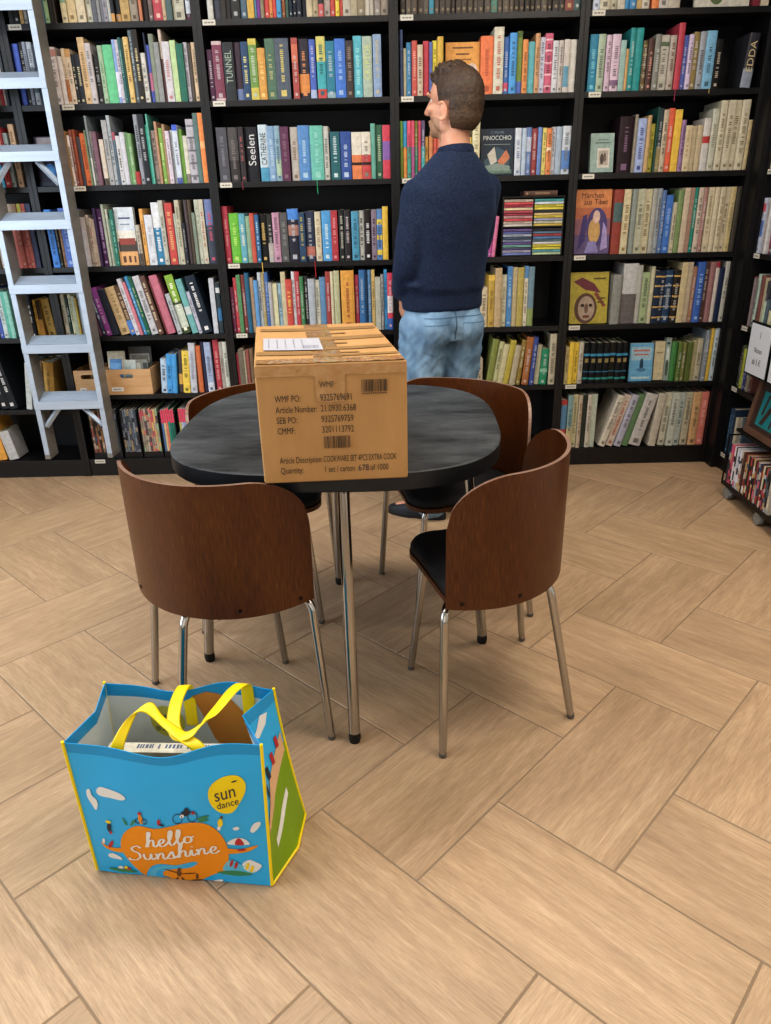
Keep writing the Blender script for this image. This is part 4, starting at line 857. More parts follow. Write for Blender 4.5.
def make_chair(label):
    t = thing('dining_chair', label, 'chair', group='dining chairs around the black table')
    nu, nv, T = 64, 14, .0095
    mb = MB(); uvs = []
    def P(r, u, v):
        a = -PHI + 2 * PHI * u
        s = min(u, 1 - u) * 2 * PHI * RC
        zt = back_top(s) - .006 * math.cos(a * 1.1)
        zb = ZB + .012 * (1 - math.cos(a))
        z = zb + (zt - zb) * v
        r2 = r + .001 * v
        return (r2 * math.sin(a), CY - r2 * math.cos(a), z)
    def uvof(u, v): return (u * 2 * PHI * RC, v * .34)
    for r, flip in ((RC, False), (RC - T, True)):
        mb.grid(lambda u, v: P(r, u, v), nu, nv, 0, flip=flip)
        base = [(i / nu, j / nv) for j in range(nv + 1) for i in range(nu + 1)]
        for f in mb.f[len(mb.f) - nu * nv:]:
            off = 0 if not flip else (nu + 1) * (nv + 1)
            uvs += [uvof(*base[k - off]) for k in f]
    N = (nu + 1) * (nv + 1)
    def rim(seq, fl):
        for a, b in zip(seq, seq[1:]):
            q = (a, b, b + N, a + N)
            mb.f.append(tuple(reversed(q)) if fl else q); mb.m.append(1); mb.c.append(None); uvs.extend([(0, 0)] * 4)
    rim(list(range(nu + 1)), True); rim([nv * (nu + 1) + i for i in range(nu + 1)], False)
    rim([j * (nu + 1) for j in range(nv + 1)], False); rim([j * (nu + 1) + nu for j in range(nv + 1)], True)
    me = mb.mesh('backrest', [m_ven, m_ply], True, 40)
    ul = me.uv_layers.new(name='grain'); ul.data.foreach_set('uv', [c for p in uvs for c in p])
    back = obj('backrest', me, [], t)
    for a in (-62, -32, 32, 62):
        A = math.radians(a)
        M = frame((RC + .0006) * math.sin(A), CY - (RC + .0006) * math.cos(A), .436, (math.cos(A), math.sin(A), 0), (0, 0, 1), (math.sin(A), -math.cos(A), 0))
        obj('bolt', MB().lathe([(.0055, 0), (.005, .0016), (.002, .0022)], 12, M=M), m_bolt, back, smooth=True)
    # seat outline: round at the back, running to a rounded point at the front
    def outline(ins):
        pts = []
        R1, R2, y2 = RC - T - .003 - ins, .085 - ins, .155
        d = y2 - CY; 
        ang = math.radians(68)
        for k in range(33):
            a = -ang + 2 * ang * k / 32
            pts.append((R1 * math.sin(a), CY - R1 * math.cos(a)))
        # front tip
        xe, ye = pts[-1]
        for k in range(17):
            a = math.radians(28) + math.radians(124) * k / 16
            pts.append((R2 * math.cos(a), y2 + R2 * math.sin(a)))
        return pts
    def plate(z0, z1, ins, rnd_, mats_, nm, sm=True):
        o1 = outline(ins); rows = []
        if rnd_: rows = [(outline(ins + .004), z0), (o1, z0 + .006), (o1, z1 - .014), (outline(ins + .006), z1 - .005), (outline(ins + .02), z1)]
        else: rows = [(o1, z0), (o1, z1)]
        b = MB(); n = len(o1)
        for pts, z in rows: b.v += [(x, y, z) for x, y in pts]
        for i in range(len(rows) - 1):
            for k in range(n):
                b.f.append((i * n + k, i * n + (k + 1) % n, (i + 1) * n + (k + 1) % n, (i + 1) * n + k)); b.m.append(0); b.c.append(None)
        b.f.append(tuple(reversed(range(n)))); b.m.append(0); b.c.append(None)
        b.f.append(tuple(range((len(rows) - 1) * n, len(rows) * n))); b.m.append(0); b.c.append(None)
        return b
    b = plate(.414, .428, .0, False, None, 's')
    me = b.mesh('seat_board', [m_ven], True, 30)
    ul = me.uv_layers.new(name='grain')
    ul.data.foreach_set('uv', [c for lp in me.loops for c in (me.vertices[lp.vertex_index].co.x, me.vertices[lp.vertex_index].co.y)])
    obj('seat_board', me, [], t)
    obj('seat_cushion', plate(.4284, .460, .003, True, None, 'c'), m_seat, t, smooth=True, angle=50)
    for top, foot in (((-.25, .025), (-.305, 0)), ((.25, .025), (.305, 0)), ((0, -.15), (0, -.248)), ((0, .19), (0, .249))):
        a, f = Vector((*top, 0)), Vector((*foot, 0))
        inn = a * .75 + Vector((0, .02, 0))
        path = spline([inn + Vector((0, 0, .402)), a * .93 + Vector((0, .004, .402)), a + (f - a) * .12 + Vector((0, 0, .385)), a + (f - a) * .3 + Vector((0, 0, .32)), f + Vector((0, 0, .006))], 6)
        lg = obj('leg', MB().tube(path, [.0108] * (len(path) - 1) + [.0095], 14), m_chrome, t, smooth=True)
        obj('foot_cap', MB().lathe([(.0095, 0), (.0105, .004), (.0105, .012)], 14, M=Matrix.Translation((f.x, f.y, .0004))), mat('grey_foot_cap', '5a5650', .5), lg, smooth=True)
    return t
chairs = [((-.438, 1.709), 64.3, 'dining chair front left, its brown back toward us behind the blue bag'),
          ((.28, 1.764), 150.6, 'dining chair front right, turned so its black seat shows beside its curved back'),
          ((.23, 2.345), 237, 'dining chair at the far right of the table, in front of the man'),
          ((-.412, 2.338), 316, 'dining chair at the far left, mostly hidden behind table and carton')]
proto = None
for (x, y), face, label in chairs:
    if proto is None: proto = make_chair(label); o = proto
    else: o = copy_tree(proto); o['label'] = label
    o.location = (x, y, 0); o.rotation_euler = (0, 0, math.radians(face - 90))

# ------------------------------------------------------------------ carton on the table
def carton_mat():
    return mat('corrugated_card', 'ab8250', .7, color2='b48b59', noise_scale=(14, 5, 5), bump=.06, bump_scale=(260, 2, 2))
m_card = carton_mat()
m_ink_c = mat('carton_print', '3c3026', .7)
m_pen = mat('marker_pen', '2a2a38', .6)
CW, CD, CH = .325, .53, .268
t = thing('cardboard_box', 'taped brown cardboard carton with printed order numbers standing on the black table', 'box', (-.112, 1.553, TH + .0005), math.radians(3.5))
bm = bmesh.new(); bmesh.ops.create_cube(bm, size=1)
for v in bm.verts: v.co = Vector((v.co.x * CW, (v.co.y + .5) * CD, (v.co.z + .5) * CH))
bmesh.ops.bevel(bm, geom=bm.edges[:], offset=.006, segments=3, profile=.6, affect='EDGES')
bmesh.ops.subdivide_edges(bm, edges=[e for e in bm.edges if e.calc_length() > .1], cuts=9, use_grid_fill=True)
rnd = random.Random(8)
for v in bm.verts:
    c = v.co
    k = noise.noise(Vector((c.x * 9, c.y * 9, c.z * 9)))
    u = 1 - (2 * c.x / CW) ** 2; w = 1 - (2 * c.z / CH - 1) ** 2; q = 1 - (2 * c.y / CD - 1) ** 2
    if c.z > CH - .001: c.z += -.004 * u * q + .0012 * k * u * q
    elif abs(c.x) > CW / 2 - .001: c.x += math.copysign(.004 * w * q, c.x)
body = MB().bm(bm, 0)
fy = -.0029
def ctext(s, x, z, size, m=1, align='LEFT', sx=.82):
    V, F = text_geo(s, size, align, sx)
    body.add([(x + v[0], fy, z + v[1]) for v in V], F, m)
L0, L1 = -.1245, -.0275
ctext('WMF', -.0275, .2165, .0185, sx=.75)
for i, (a, b_) in enumerate((('WMF PO:', '9325769691'), ('Article Number:', '21.0930.6368'), ('SEB PO:', '9325769759'), ('CMMF:', '3201113792'))):
    z = .187 - i * .0238
    ctext(a, L0, z, .0205, sx=.66); ctext(b_, L1, z, .0215, sx=.66)
ctext('Article Description:', L0, .0475, .0205, sx=.575); ctext('COOKWARE SET 4PCS EXTRA COOK', L1, .0475, .0205, sx=.475)
ctext('Quantity:', L0, .0235, .0205, sx=.66); ctext('1 set / carton', L1, .0235, .0205, sx=.62); ctext('678', .049, .0235, .0205, 2, sx=.8); ctext('of 1000', .076, .0235, .0205, sx=.66)
def barcode(x0, x1, z0, z1, seed):
    r = random.Random(seed); x = x0
    while x < x1:
        w = r.choice((.0008, .0012, .002)); body.box(x, min(x + w, x1), fy, fy + .0003, z0, z1, 1); x += w + r.choice((.0009, .0014, .0022))
barcode(.063, .119, .2035, .23, 1); barcode(-.0235, .035, .079, .107, 2)
for k in range(12): body.box(.064 + k * .0046, .0665 + k * .0046, fy, fy + .0003, .1985, .2012, 1)
obj('carton_body', body, [m_card, m_ink_c, m_pen], t, smooth=True, angle=30)
m_tape = mat('clear_tape', 'a67a46', .13, spec=.7, color2='b48c5c', noise_scale=(30, 30, 30), bump=.5, bump_scale=(60, 60, 60), coat=.6)
m_tape2 = mat('brown_tape_streak', '8c6a40', .4, spec=.4, color2='98764a', noise_scale=(20, 40, 20))
def ztop(x, y): return CH + (-.004 * (1 - (2 * x / CW) ** 2) * (1 - (2 * y / CD - 1) ** 2)) + .0009
tp = MB()
tp.grid(lambda u, v: (-.032 + .064 * u, .006 + (CD - .012) * v, ztop(-.032 + .064 * u, .006 + (CD - .012) * v) + .0008 * noise.noise(Vector((u * 9, v * 30, 0)))), 8, 60)
tp.grid(lambda u, v: (-.036 + .064 * u, -.0016 - .0003 * math.sin(9 * u), CH - .085 + .08 * v), 6, 6)
obj('packing_tape', tp, m_tape, t, smooth=True)
tp = MB()
tp.grid(lambda u, v: (-.158 + .316 * u, .002 + .046 * v, ztop(-.158 + .316 * u, .03) + .001 + .0012 * noise.noise(Vector((u * 30, v * 4, 3)))), 80, 6)
obj('packing_tape', tp, m_tape, t, smooth=True)
tp = MB()
tp.grid(lambda u, v: (-.1615 + .323 * u, -.0013 - .0008 * noise.noise(Vector((u * 40, v * 3, 1))), CH - .026 + .022 * v), 80, 4)
obj('packing_tape', tp, m_tape, t, smooth=True)
tp = MB()
for y0, y1, x0, x1 in ((.075, .098, .0, .158), (.16, .195, .0, .158), (.29, .335, -.01, .158), (.43, .47, -.15, .155), (.115, .125, .03, .075), (.235, .255, .03, .06), (.375, .39, .02, .07), (.1, .14, -.158, -.02)):
    tp.grid(lambda u, v: (x0 + (x1 - x0) * u, y0 + (y1 - y0) * v, ztop(x0 + (x1 - x0) * u, y0 + (y1 - y0) * v) + .0007), 10, 2)
obj('packing_tape', tp, m_tape2, t, smooth=True)
sl = MB()
LX0, LX1, LY0, LY1 = -.142, -.004, .155, .315
def lz(x, y): return ztop(x, y) + .0022
sl.grid(lambda u, v: (LX0 + (LX1 - LX0) * u, LY0 + (LY1 - LY0) * v, lz(LX0 + (LX1 - LX0) * u, LY0 + (LY1 - LY0) * v)), 8, 8, 0)
r = random.Random(2)
for i in range(5):
    x = LX0 + .012 + i * .02
    y = LY0 + .02
    while y < LY1 - .02:
        w = r.uniform(.004, .012); sl.add([(x, y, lz(x, y) + .0005), (x + .0022, y, lz(x, y) + .0005), (x + .0022, y + w, lz(x, y) + .0005), (x, y + w, lz(x, y) + .0005)], [(0, 1, 2, 3)], 1); y += w + r.uniform(.002, .008)
x = LX0 + .092
for k in range(14):
    w = r.choice((.0008, .0014, .002)); sl.add([(x, LY0 + .02, lz(x, .2) + .0006), (x + w, LY0 + .02, lz(x, .2) + .0006), (x + w, LY0 + .06, lz(x, .2) + .0006), (x, LY0 + .06, lz(x, .2) + .0006)], [(0, 1, 2, 3)], 1); x += w + .0016
obj('shipping_label', sl, [mat('label_paper', 'ccccd4', .35, coat=.5), mat('label_ink', '7c8090', .6)], t, smooth=True)

for ch in t.children:                                                        # the carton has been pushed a little out of square
    for v in ch.data.vertices: v.co.x -= .085 * v.co.y
# ------------------------------------------------------------------ aluminium shelf ladder
m_alu = mat('brushed_aluminium', 'a9b6c6', .42, .3, color2='b4c2d2', noise_scale=(3, 3, 40))
m_alu2 = mat('aluminium_side', '8e8c88', .5, .3, color2='9c9994', noise_scale=(4, 4, 30))
lad = thing('ladder', 'aluminium shelf ladder with flat treads leaning at the left bookcases', 'ladder', (-1.573, 3.575, 0))
LW = .345; ZL0, ZL1 = .155, 2.52
for s in (-1, 1):
    x = s * (LW / 2 - .0125)
    st = MB()
    st.box(x - .0125, x + .0125, 0, .004, ZL0, ZL1, 0, bev=.001)
    st.box(x + (.0085 if s > 0 else .0085), x + .0125, .004, .096, ZL0, ZL1, 1)
    st.box(x - .0125, x - .0085, .004, .096, ZL0, ZL1, 1)
    st.box(x - .0125, x + .0125, .096, .1, ZL0, ZL1, 1)
    rail = obj('rail', st, [m_alu, m_alu2], lad)
    obj('foot_cap', MB().box(x - .0135, x + .0135, -.001, .101, ZL0 - .012, ZL0 + .012, bev=.002), mat('grey_plastic', '7c7a76', .5), rail)
    hk = MB().tube(spline([(x, .06, ZL1 - .05), (x, .06, ZL1 - .01), (x, .09, ZL1 + .012), (x, .16, ZL1 + .008), (x, .19, ZL1 - .03), (x, .19, 2.4015)], 6), .008, 10)
    obj('hook', hk, m_alu2, rail, smooth=True)
for i in range(8):
    z = .441 + .279 * i
    tr = MB(); w = LW - .052
    tl = math.radians(24)
    M = Matrix.Translation((0, .0, z)) @ Matrix.Rotation(tl, 4, 'X')
    tr.box(-w / 2, w / 2, .0, .088, -.006, -.001, 0, M=M)
    for k in range(6): tr.box(-w / 2, w / 2, .004 + k * .014, .012 + k * .014, -.001, .0012, 0, M=M)
    tr.box(-LW / 2, LW / 2, -.004, -.0002, z - .038, z + .002, 0, bev=.001)
    tr.box(-w / 2, w / 2, .085, .089, -.035, -.006, 1, M=M)
    td = obj('tread', tr, [m_alu, m_alu2], lad)
    if i in (0, 4):
        for s in (-1, 1):
            obj('brace', MB().tube([(s * (w / 2 - .004), .02, z - .13), (s * (w / 2 - .085), .02, z - .036)], .013, 4, M=None), m_alu, td)

# ------------------------------------------------------------------ rolling rack by the right wall
m_blk = mat('black_rack_metal', '0d0d0f', .4, .3)
RX0, RX1, RY0, RY1 = 1.585, 1.722, 2.62, 3.235
rack = thing('rolling_rack', 'black rolling display rack with sheet-music sign at the right edge', 'rack', ((RX0 + RX1) / 2, (RY0 + RY1) / 2, 0))
ox, oy = (RX0 + RX1) / 2, (RY0 + RY1) / 2
def rbx(*a, **k): return MB().box(a[0] - ox, a[1] - ox, a[2] - oy, a[3] - oy, a[4], a[5], **k)
for y in (RY0, RY1 - .016):
    obj('post', rbx(RX1 - .02, RX1 - .004, y, y + .016, .06, .95), m_blk, rack)
obj('bottom_tray', rbx(RX0, RX1, RY0, RY1, .062, .074).box(RX0 - ox, RX0 + .004 - ox, RY0 - oy, RY1 - oy, .074, .082), m_blk, rack)
rl = MB()
rl.tube([(RX0 + .003 - ox, RY1 - .003 - oy, .074), (RX0 + .003 - ox, RY1 - .003 - oy, .3)], .004, 8)
rl.tube([(RX0 + .003 - ox, RY1 - .003 - oy, .3), (RX1 - .01 - ox, RY1 - .003 - oy, .3)], .004, 8)
obj('end_rail', rl, m_blk, rack)
obj('middle_ledge', rbx(RX0 + .03, RX1, RY0, RY1, .318, .33), m_blk, rack)
obj('top_tray', rbx(RX0 + .02, RX1, RY0, RY1, .6, .61).box(RX1 - .008 - ox, RX1 - ox, RY0 - oy, RY1 - oy, .61, .9), m_blk, rack)
for k, y1 in enumerate((RY1 - .02, RY1 - .225)):
    y0 = y1 - .195
    pn = MB().box(RX0 + .008 - ox, RX0 + .016 - ox, y0 - oy, y1 - oy, .592, .82, 0, bev=.001)
    pn.box(RX0 + .0065 - ox, RX0 + .0085 - ox, y0 + .009 - oy, y1 - .009 - oy, .601, .811, 1)
    sg = obj('sign', pn, [m_blk, mat('sign_paper', 'c4c6ca', .6)], rack)
    ln = MB(); xx = RX0 + .006 - ox
    for txt, z, s in (('I', .755, .042), ('Noten', .695, .032), ('ab 5 €', .645, .036)) if k == 0 else (('I', .755, .042), ('Noten', .695, .032)):
        V, F = text_geo(txt, s, 'CENTER', .78)
        ln.add([(xx, (y0 + y1) / 2 - oy - v[0] + .0, z + v[1]) for v in V], F)
    obj('sign_lettering', ln, mat('sign_ink', '17171a', .6), sg)
for x in (RX0 + .02, RX1 - .02):
    for y in (RY1 - .05, RY1 - .35, RY0 + .02):
        cs = MB()
        M = frame(x - ox, y - oy, .0295, (0, 1, 0), (0, 0, 1), (1, 0, 0))
        cs.lathe([(.006, -.012), (.027, -.012), (.029, -.008), (.029, .008), (.027, .012), (.006, .012)], 22, M=M)
        cs.tube([(x - ox, y - oy + .016, .03), (x - ox, y - oy + .022, .062)], .006, 8)
        obj('caster', cs, mat('clear_grey_plastic', '9aa0a0', .15, spec=.7, trans=.35), rack, smooth=True)
# film cases in the bottom tray, their spines facing into the room
yy = RY1 - .022
dv = ['303850', 'c85070', 'b83860', 'd0c8cc', '3a3a40', 'c8c8d0', 'a8b0c8', 'd0d0d4', 'b8b0a8', '6a4030', '3a2a24', '8a3028', 'b09060', '28282c', 'a83030', '403028', 'c0a070', '20242c', '902828', 'a0a0a0', '304060', '603028', 'c8c0a8', '282828', 'b04030', '506070', '303030', 'c0b8a8']
for i, hh in enumerate(dv):
    r = random.Random(i + 40); wv = .0142
    mb = MB(); c = rgb(hh)
    bands = [];
    o2 = [f"b{a:.2f}-{a + r.uniform(.08, .2):.2f}:{r.choice(dv)}" for a in (r.uniform(0, .2), r.uniform(.3, .5), r.uniform(.6, .75))]
    book_geo(mb, wv - .0006, .19, .12, hh, o2 + ['N:'], r)
    o = obj('dvd_case', mb, [m_book]); o.rotation_euler = (0, 0, -PI / 2); o.location = (RX0 + .0065, yy, .0745)
    e2 = ORD[i] if i < 12 else f"number {i + 1}"
    tag(o, f"{color_name(hh)} film case, {e2} from the far end, bottom tray of the rolling rack", 'film case', 'film cases in the rolling rack')
    yy -= wv
    if yy - wv < RY0 + .01: break
# colourful case standing crosswise at the far end, framed picture on the ledge, song books in the top tray
fp = thing('framed_picture', 'brown framed picture with a teal emblem standing in the rolling rack', 'picture', (RX0 + .05, 3.01, .3305), 0)
fp.rotation_euler = (0, math.radians(10), 0)
H_, W_ = .262, .37
def fbox(y0, y1, z0, z1, x0=-.012, x1=.004, m=0, bev=.0): return MB().box(x0, x1, y0, y1, z0, z1, m, bev=bev)
fr = fbox(-W_ / 2, W_ / 2, 0, .03, bev=.002)
for a in ((-W_ / 2, W_ / 2, H_ - .03, H_), (-W_ / 2, -W_ / 2 + .03, .03, H_ - .03), (W_ / 2 - .03, W_ / 2, .03, H_ - .03)): fr.box(-.012, .004, *a, 0, bev=.002)
obj('frame', fr, mat('brown_frame', '5a4034', .5, color2='664a3c', noise_scale=(9, 9, 9)), fp)
pc = fbox(-W_ / 2 + .03, W_ / 2 - .03, .03, H_ - .03, -.004, .002, 0)
E_ = MB()
pc.add([(-.0048, .12, .05), (-.0048, -.04, .05), (-.0048, -.04, .2), (-.0048, .12, .2)], [(3, 2, 1, 0)], 1)
pc.add([(-.0054, .09, .06), (-.0054, .06, .06), (-.0054, -.01, .19), (-.0054, .02, .19)], [(3, 2, 1, 0)], 0)
pc.add([(-.0055, .095, .1), (-.0055, .08, .19), (-.0055, .065, .19), (-.0055, .08, .1)], [(3, 2, 1, 0)], 0)
pc.add([(-.0055, .01, .06), (-.0055, -.005, .14), (-.0055, -.02, .14), (-.0055, -.005, .06)], [(3, 2, 1, 0)], 0)
obj('picture', pc, [mat('brown_print', '3c2c26', .6), mat('teal_print', '1a7a80', .6)], fp)
obj('backing', fbox(-W_ / 2 + .004, W_ / 2 - .004, .004, H_ - .004, .0042, .007), mat('blue_backing', '3a4a64', .7), fp)
for i, (y, h, hh, lab) in enumerate(((3.185, .29, 'a8b49c', 'pale green song book in the top tray of the rolling rack'), (3.165, .3, '485860', 'dark grey song book behind the sheet-music sign'), (3.13, .26, 'bdb592', 'cream song book standing just above the sheet-music sign'), (3.06, .27, 'c4bc9c', 'thick cream song book above the second sign'), (3.0, .25, 'a09880', 'tan song book in the top tray of the rolling rack'))):
    mb = MB(); book_geo(mb, .02 if i != 3 else .04, h, .085, hh, ['N:'], random.Random(i))
    o = obj('song_book', mb, [m_book], loc=(RX0 + .028, y, .6105), rot=(0, 0, -PI / 2)); tag(o, lab, 'song book', 'song books in the rolling rack')

# ------------------------------------------------------------------ shopping bag
bag = thing('shopping_bag', 'blue and green shopping bag with yellow handles and an orange printed island, on the floor', 'bag', (-.45, 1.236, .0015), math.radians(-3))
BW, BD, BH = .388, .172, .358
m_bag = [mat('bag_blue', '30b2ec', .32, bump=.12, bump_scale=(25, 25, 25)), mat('bag_hem', '1f98d0', .35), mat('bag_lining', 'd0d8d8', .5, color2='dadedc', noise_scale=(12, 12, 12)),
         mat('bag_orange', 'ea9410', .4), mat('bag_yellow', 'f2d514', .4), mat('bag_white', 'e6e6e2', .5), mat('bag_dark', '2a3040', .5), mat('bag_green', '7da012', .4),
         mat('bag_sand', 'd8b088', .5), mat('bag_red', 'b83038', .5), mat('bag_leaf', '3c8a60', .5), mat('bag_water', '5cc0e4', .4), mat('bag_brown', '6a4424', .5), mat('bag_lining_orange', 'cc8a3c', .6), mat('bag_lining_yellow', 'c9c458', .6), mat('bag_lining_ink', '6c7468', .6)]
def nz3(x, y, z, s): return noise.noise(Vector((x * s, y * s, z * s)))
def front(s, t, o=0.0):
    x = (s - .5) * BW * (1 + .025 * t)
    e = math.sin(PI * s)
    y = -BD / 2 - .012 * e * math.sin(PI * t) - .010 * e * (t ** 3) * math.exp(-((s - .5) / .25) ** 2) + .004 * e * nz3(s, t, 1, 4.5) - .02 * (t - .5) * .3 - .026 * (1 - t) * s
    z = t * BH - .026 * t ** 3 * math.exp(-((s - .52) / .2) ** 2) * 1.0 - .006 * t ** 3 * math.sin(2 * PI * s) + .012 * (1 - t) * max(0, .12 - s) * 8 * .4
    return Vector((x, y - o, max(z, .0)))
def back(s, t, o=0.0):
    x = (s - .5) * BW * (1 - .03 * t)
    e = math.sin(PI * s)
    y = BD / 2 + .012 * e * math.sin(PI * t) + .012 * e * t ** 3 * math.sin(3.2 * PI * s) + .01 * t
    x += .042 * (1 - t) ** 1.4 * s ** 3
    z = t * BH + .008 * t ** 3 * math.sin(2.6 * PI * s + 2)
    return Vector((x, y + o, z))
def side(sg, q, t, o=0.0):
    s = 0 if sg < 0 else 1
    a, b = front(s, t), back(s, t)
    p = a.lerp(b, q); fold = 1 - abs(2 * q - 1)
    p.x -= sg * (.052 if sg > 0 else .022) * fold * t ** 1.4
    p.x += sg * .018 * (1 - t) ** 3 * fold
    p.x += sg * o
    return p
def panel(name, fn, nu, nv, flip):
    """outer face, pale lining 2 mm inside, blue hem on both"""
    mb = MB()
    for off, fl, base in ((0.0, flip, 0), (-.0018, not flip, 2)):
        i0 = len(mb.f)
        mb.grid(lambda u, v: fn(u, v, off), nu, nv, base, flip=fl)
        for k in range(i0, len(mb.f)):
            if ((k - i0) // nu + .5) / nv > .935: mb.m[k] = 1
    N = (nu + 1) * (nv + 1)
    for i in range(nu):
        a = nv * (nu + 1) + i; mb.f.append((a, a + 1, a + 1 + N, a + N)); mb.m.append(1); mb.c.append(None)
    return mb
def decal(mb, fn, poly, m, o, flip=False):
    bm = bmesh.new()
    vs = [bm.verts.new((p[0], p[1], 0)) for p in poly]
    E = [bm.edges.new((vs[i], vs[(i + 1) % len(vs)])) for i in range(len(vs))]
    bmesh.ops.triangle_fill(bm, edges=E, use_beauty=True)
    xs = [p[0] for p in poly]; ys = [p[1] for p in poly]
    for ax, lo, hi, st in ((0, min(xs), max(xs), .03), (1, min(ys), max(ys), .035)):
        k = math.ceil(lo / st + .001) * st
        while k < hi:
            no = (1, 0, 0) if ax == 0 else (0, 1, 0); co = (k, 0, 0) if ax == 0 else (0, k, 0)
            bmesh.ops.bisect_plane(bm, geom=bm.verts[:] + bm.edges[:] + bm.faces[:], plane_co=co, plane_no=no)
            k += st
    bm.verts.index_update()
    V = [fn(v.co.x, v.co.y, o) for v in bm.verts]
    F = []
    for f in bm.faces:
        idx = tuple(v.index for v in f.verts)
        if (f.normal.z < 0) != flip: idx = tuple(reversed(idx))
        F.append(idx)
    mb.add(V, F, m); bm.free()
# artwork coordinates: measured on the print, turned into panel fractions
def art(x, y):
    yb = 600 + (x - 125) / 475 * 40
    v = (yb - y) / (yb - 265); xl = 40 + (1 - v) * 85; xr = 580 + 20 * (1 - v)
    return ((x - xl) / (xr - xl), v)
def artp(pts, n=4): return [art(p.x, p.y) for p in spline([(a, b, 0) for a, b in pts], n, True)]
def ell(cx, cy, rx, ry, n=16, rot=0.0):
    return [art(cx + rx * math.cos(2 * PI * k / n) * math.cos(rot) - ry * math.sin(2 * PI * k / n) * math.sin(rot), cy + rx * math.cos(2 * PI * k / n) * math.sin(rot) + ry * math.sin(2 * PI * k / n) * math.cos(rot)) for k in range(n)]
fp_ = panel('front_panel', front, 40, 30, False)
ML = .0009
def D(poly, m, lvl=1): decal(fp_, front, poly, m, ML + .0003 * lvl)
D(artp([(193, 525), (202, 486), (240, 461), (290, 464), (330, 457), (375, 447), (425, 451), (462, 476), (483, 515), (487, 555), (478, 592), (445, 606), (400, 626), (345, 629), (318, 612), (262, 612), (238, 592), (212, 560)]), 3)
D(artp([(258, 618), (272, 585), (300, 570), (345, 572), (390, 564), (402, 570), (380, 582), (330, 586), (306, 600), (312, 622), (290, 632), (268, 630)]), 0, 2)
D(artp([(268, 612), (284, 584), (330, 574), (380, 572), (330, 580), (294, 592), (282, 620)], 3), 11, 3)
D(artp([(136, 512), (150, 522), (175, 528), (200, 527), (200, 540), (172, 538), (148, 528)]), 3)
D(artp([(480, 526), (520, 530), (566, 522), (540, 538), (500, 542), (480, 540)]), 3)
for pts in ([(130, 372), (140, 364), (160, 366), (180, 370), (200, 376), (212, 386), (200, 393), (170, 390), (145, 388), (132, 382)], [(101, 378), (110, 372), (116, 388), (128, 398), (132, 412), (126, 426), (114, 410), (104, 395)],
            [(546, 478), (556, 462), (572, 458), (572, 468), (560, 482), (550, 486)], [(157, 548), (170, 544), (192, 555), (194, 562), (178, 560), (160, 556)], [(530, 590), (522, 574), (540, 562), (560, 570), (574, 580), (560, 596), (544, 598)], [(500, 470), (512, 466), (518, 472), (508, 476)], [(440, 628), (455, 622), (470, 622), (462, 630)]):
    D(artp(pts, 4), 5)
D(artp([(484, 512), (494, 502), (515, 497), (535, 505), (543, 518), (520, 518), (500, 516)]), 5, 1)
D(artp([(506, 516), (508, 503), (516, 498), (524, 506), (528, 518)]), 9, 2)
D(ell(522, 532, 12, 3), 9, 3); D(ell(165, 518, 5, 12, rot=.5), 9, 2); D(ell(145, 510, 4, 8), 5, 2)
D(artp([(470, 590), (490, 560), (520, 575), (540, 590), (560, 600), (500, 604)]), 11, 1)
D(artp([(455, 598), (500, 592), (550, 603), (520, 608), (470, 604)]), 10, 2)
for cx, cy in ((494, 570), (506, 576), (536, 580), (548, 588)): D(ell(cx, cy, 4, 11, rot=.3), 9 if cx < 520 else 4, 3)
# small holiday figures round the island
for cx, cy, m, rx, ry, rt in ((162, 470, 6, 6, 12, 0), (160, 455, 4, 8, 4, .2), (166, 484, 9, 4, 5, 0), (252, 440, 3, 6, 14, -.2), (250, 424, 9, 6, 4, 0), (303, 445, 9, 5, 9, 0), (310, 452, 6, 8, 3, .3), (376, 420, 6, 14, 8, -.2), (378, 410, 6, 6, 4, 0), (396, 420, 9, 5, 5, 0), (366, 428, 5, 6, 5, 0),
                              (468, 452, 4, 7, 11, 0), (464, 466, 5, 5, 6, 0), (472, 438, 12, 4, 4, 0), (196, 594, 10, 40, 5, .12), (190, 586, 5, 8, 6, 0), (212, 590, 9, 7, 5, 0), (205, 585, 4, 5, 5, 0), (352, 598, 12, 7, 11, 0), (353, 585, 12, 5, 5, 0), (400, 612, 12, 4, 6, 0), (400, 605, 6, 3, 3, 0), (330, 592, 12, 20, 2, .3), (378, 600, 12, 20, 2, 0), (345, 618, 12, 3, 9, .5), (362, 618, 12, 3, 9, -.5), (400, 621, 12, 16, 2, 0)):
    D(ell(cx, cy, rx, ry, 12, rt), m, 3)
for pts in ([(198, 440), (208, 450), (214, 462), (206, 458)], [(222, 462), (228, 448), (240, 444), (230, 458)], [(405, 438), (418, 432), (440, 430), (424, 442)], [(408, 444), (424, 440), (440, 442), (420, 447)]): D(artp(pts, 3), 10, 2)
def ring(cx, cy, r, w, m, lvl):
    V = []; n = 24
    for k in range(n):
        for q in (r, r - w):
            V.append(front(*art(cx + q * math.cos(2 * PI * k / n), cy + q * math.sin(2 * PI * k / n)), ML + .0003 * lvl))
    fp_.add(V, [(2 * k, 2 * ((k + 1) % n), 2 * ((k + 1) % n) + 1, 2 * k + 1) for k in range(n)], m)
for cx, cy, r in ((354, 435, 14), (394, 431, 14), (244, 446, 8), (262, 446, 8)): ring(cx, cy, r, 2.2, 6, 3)
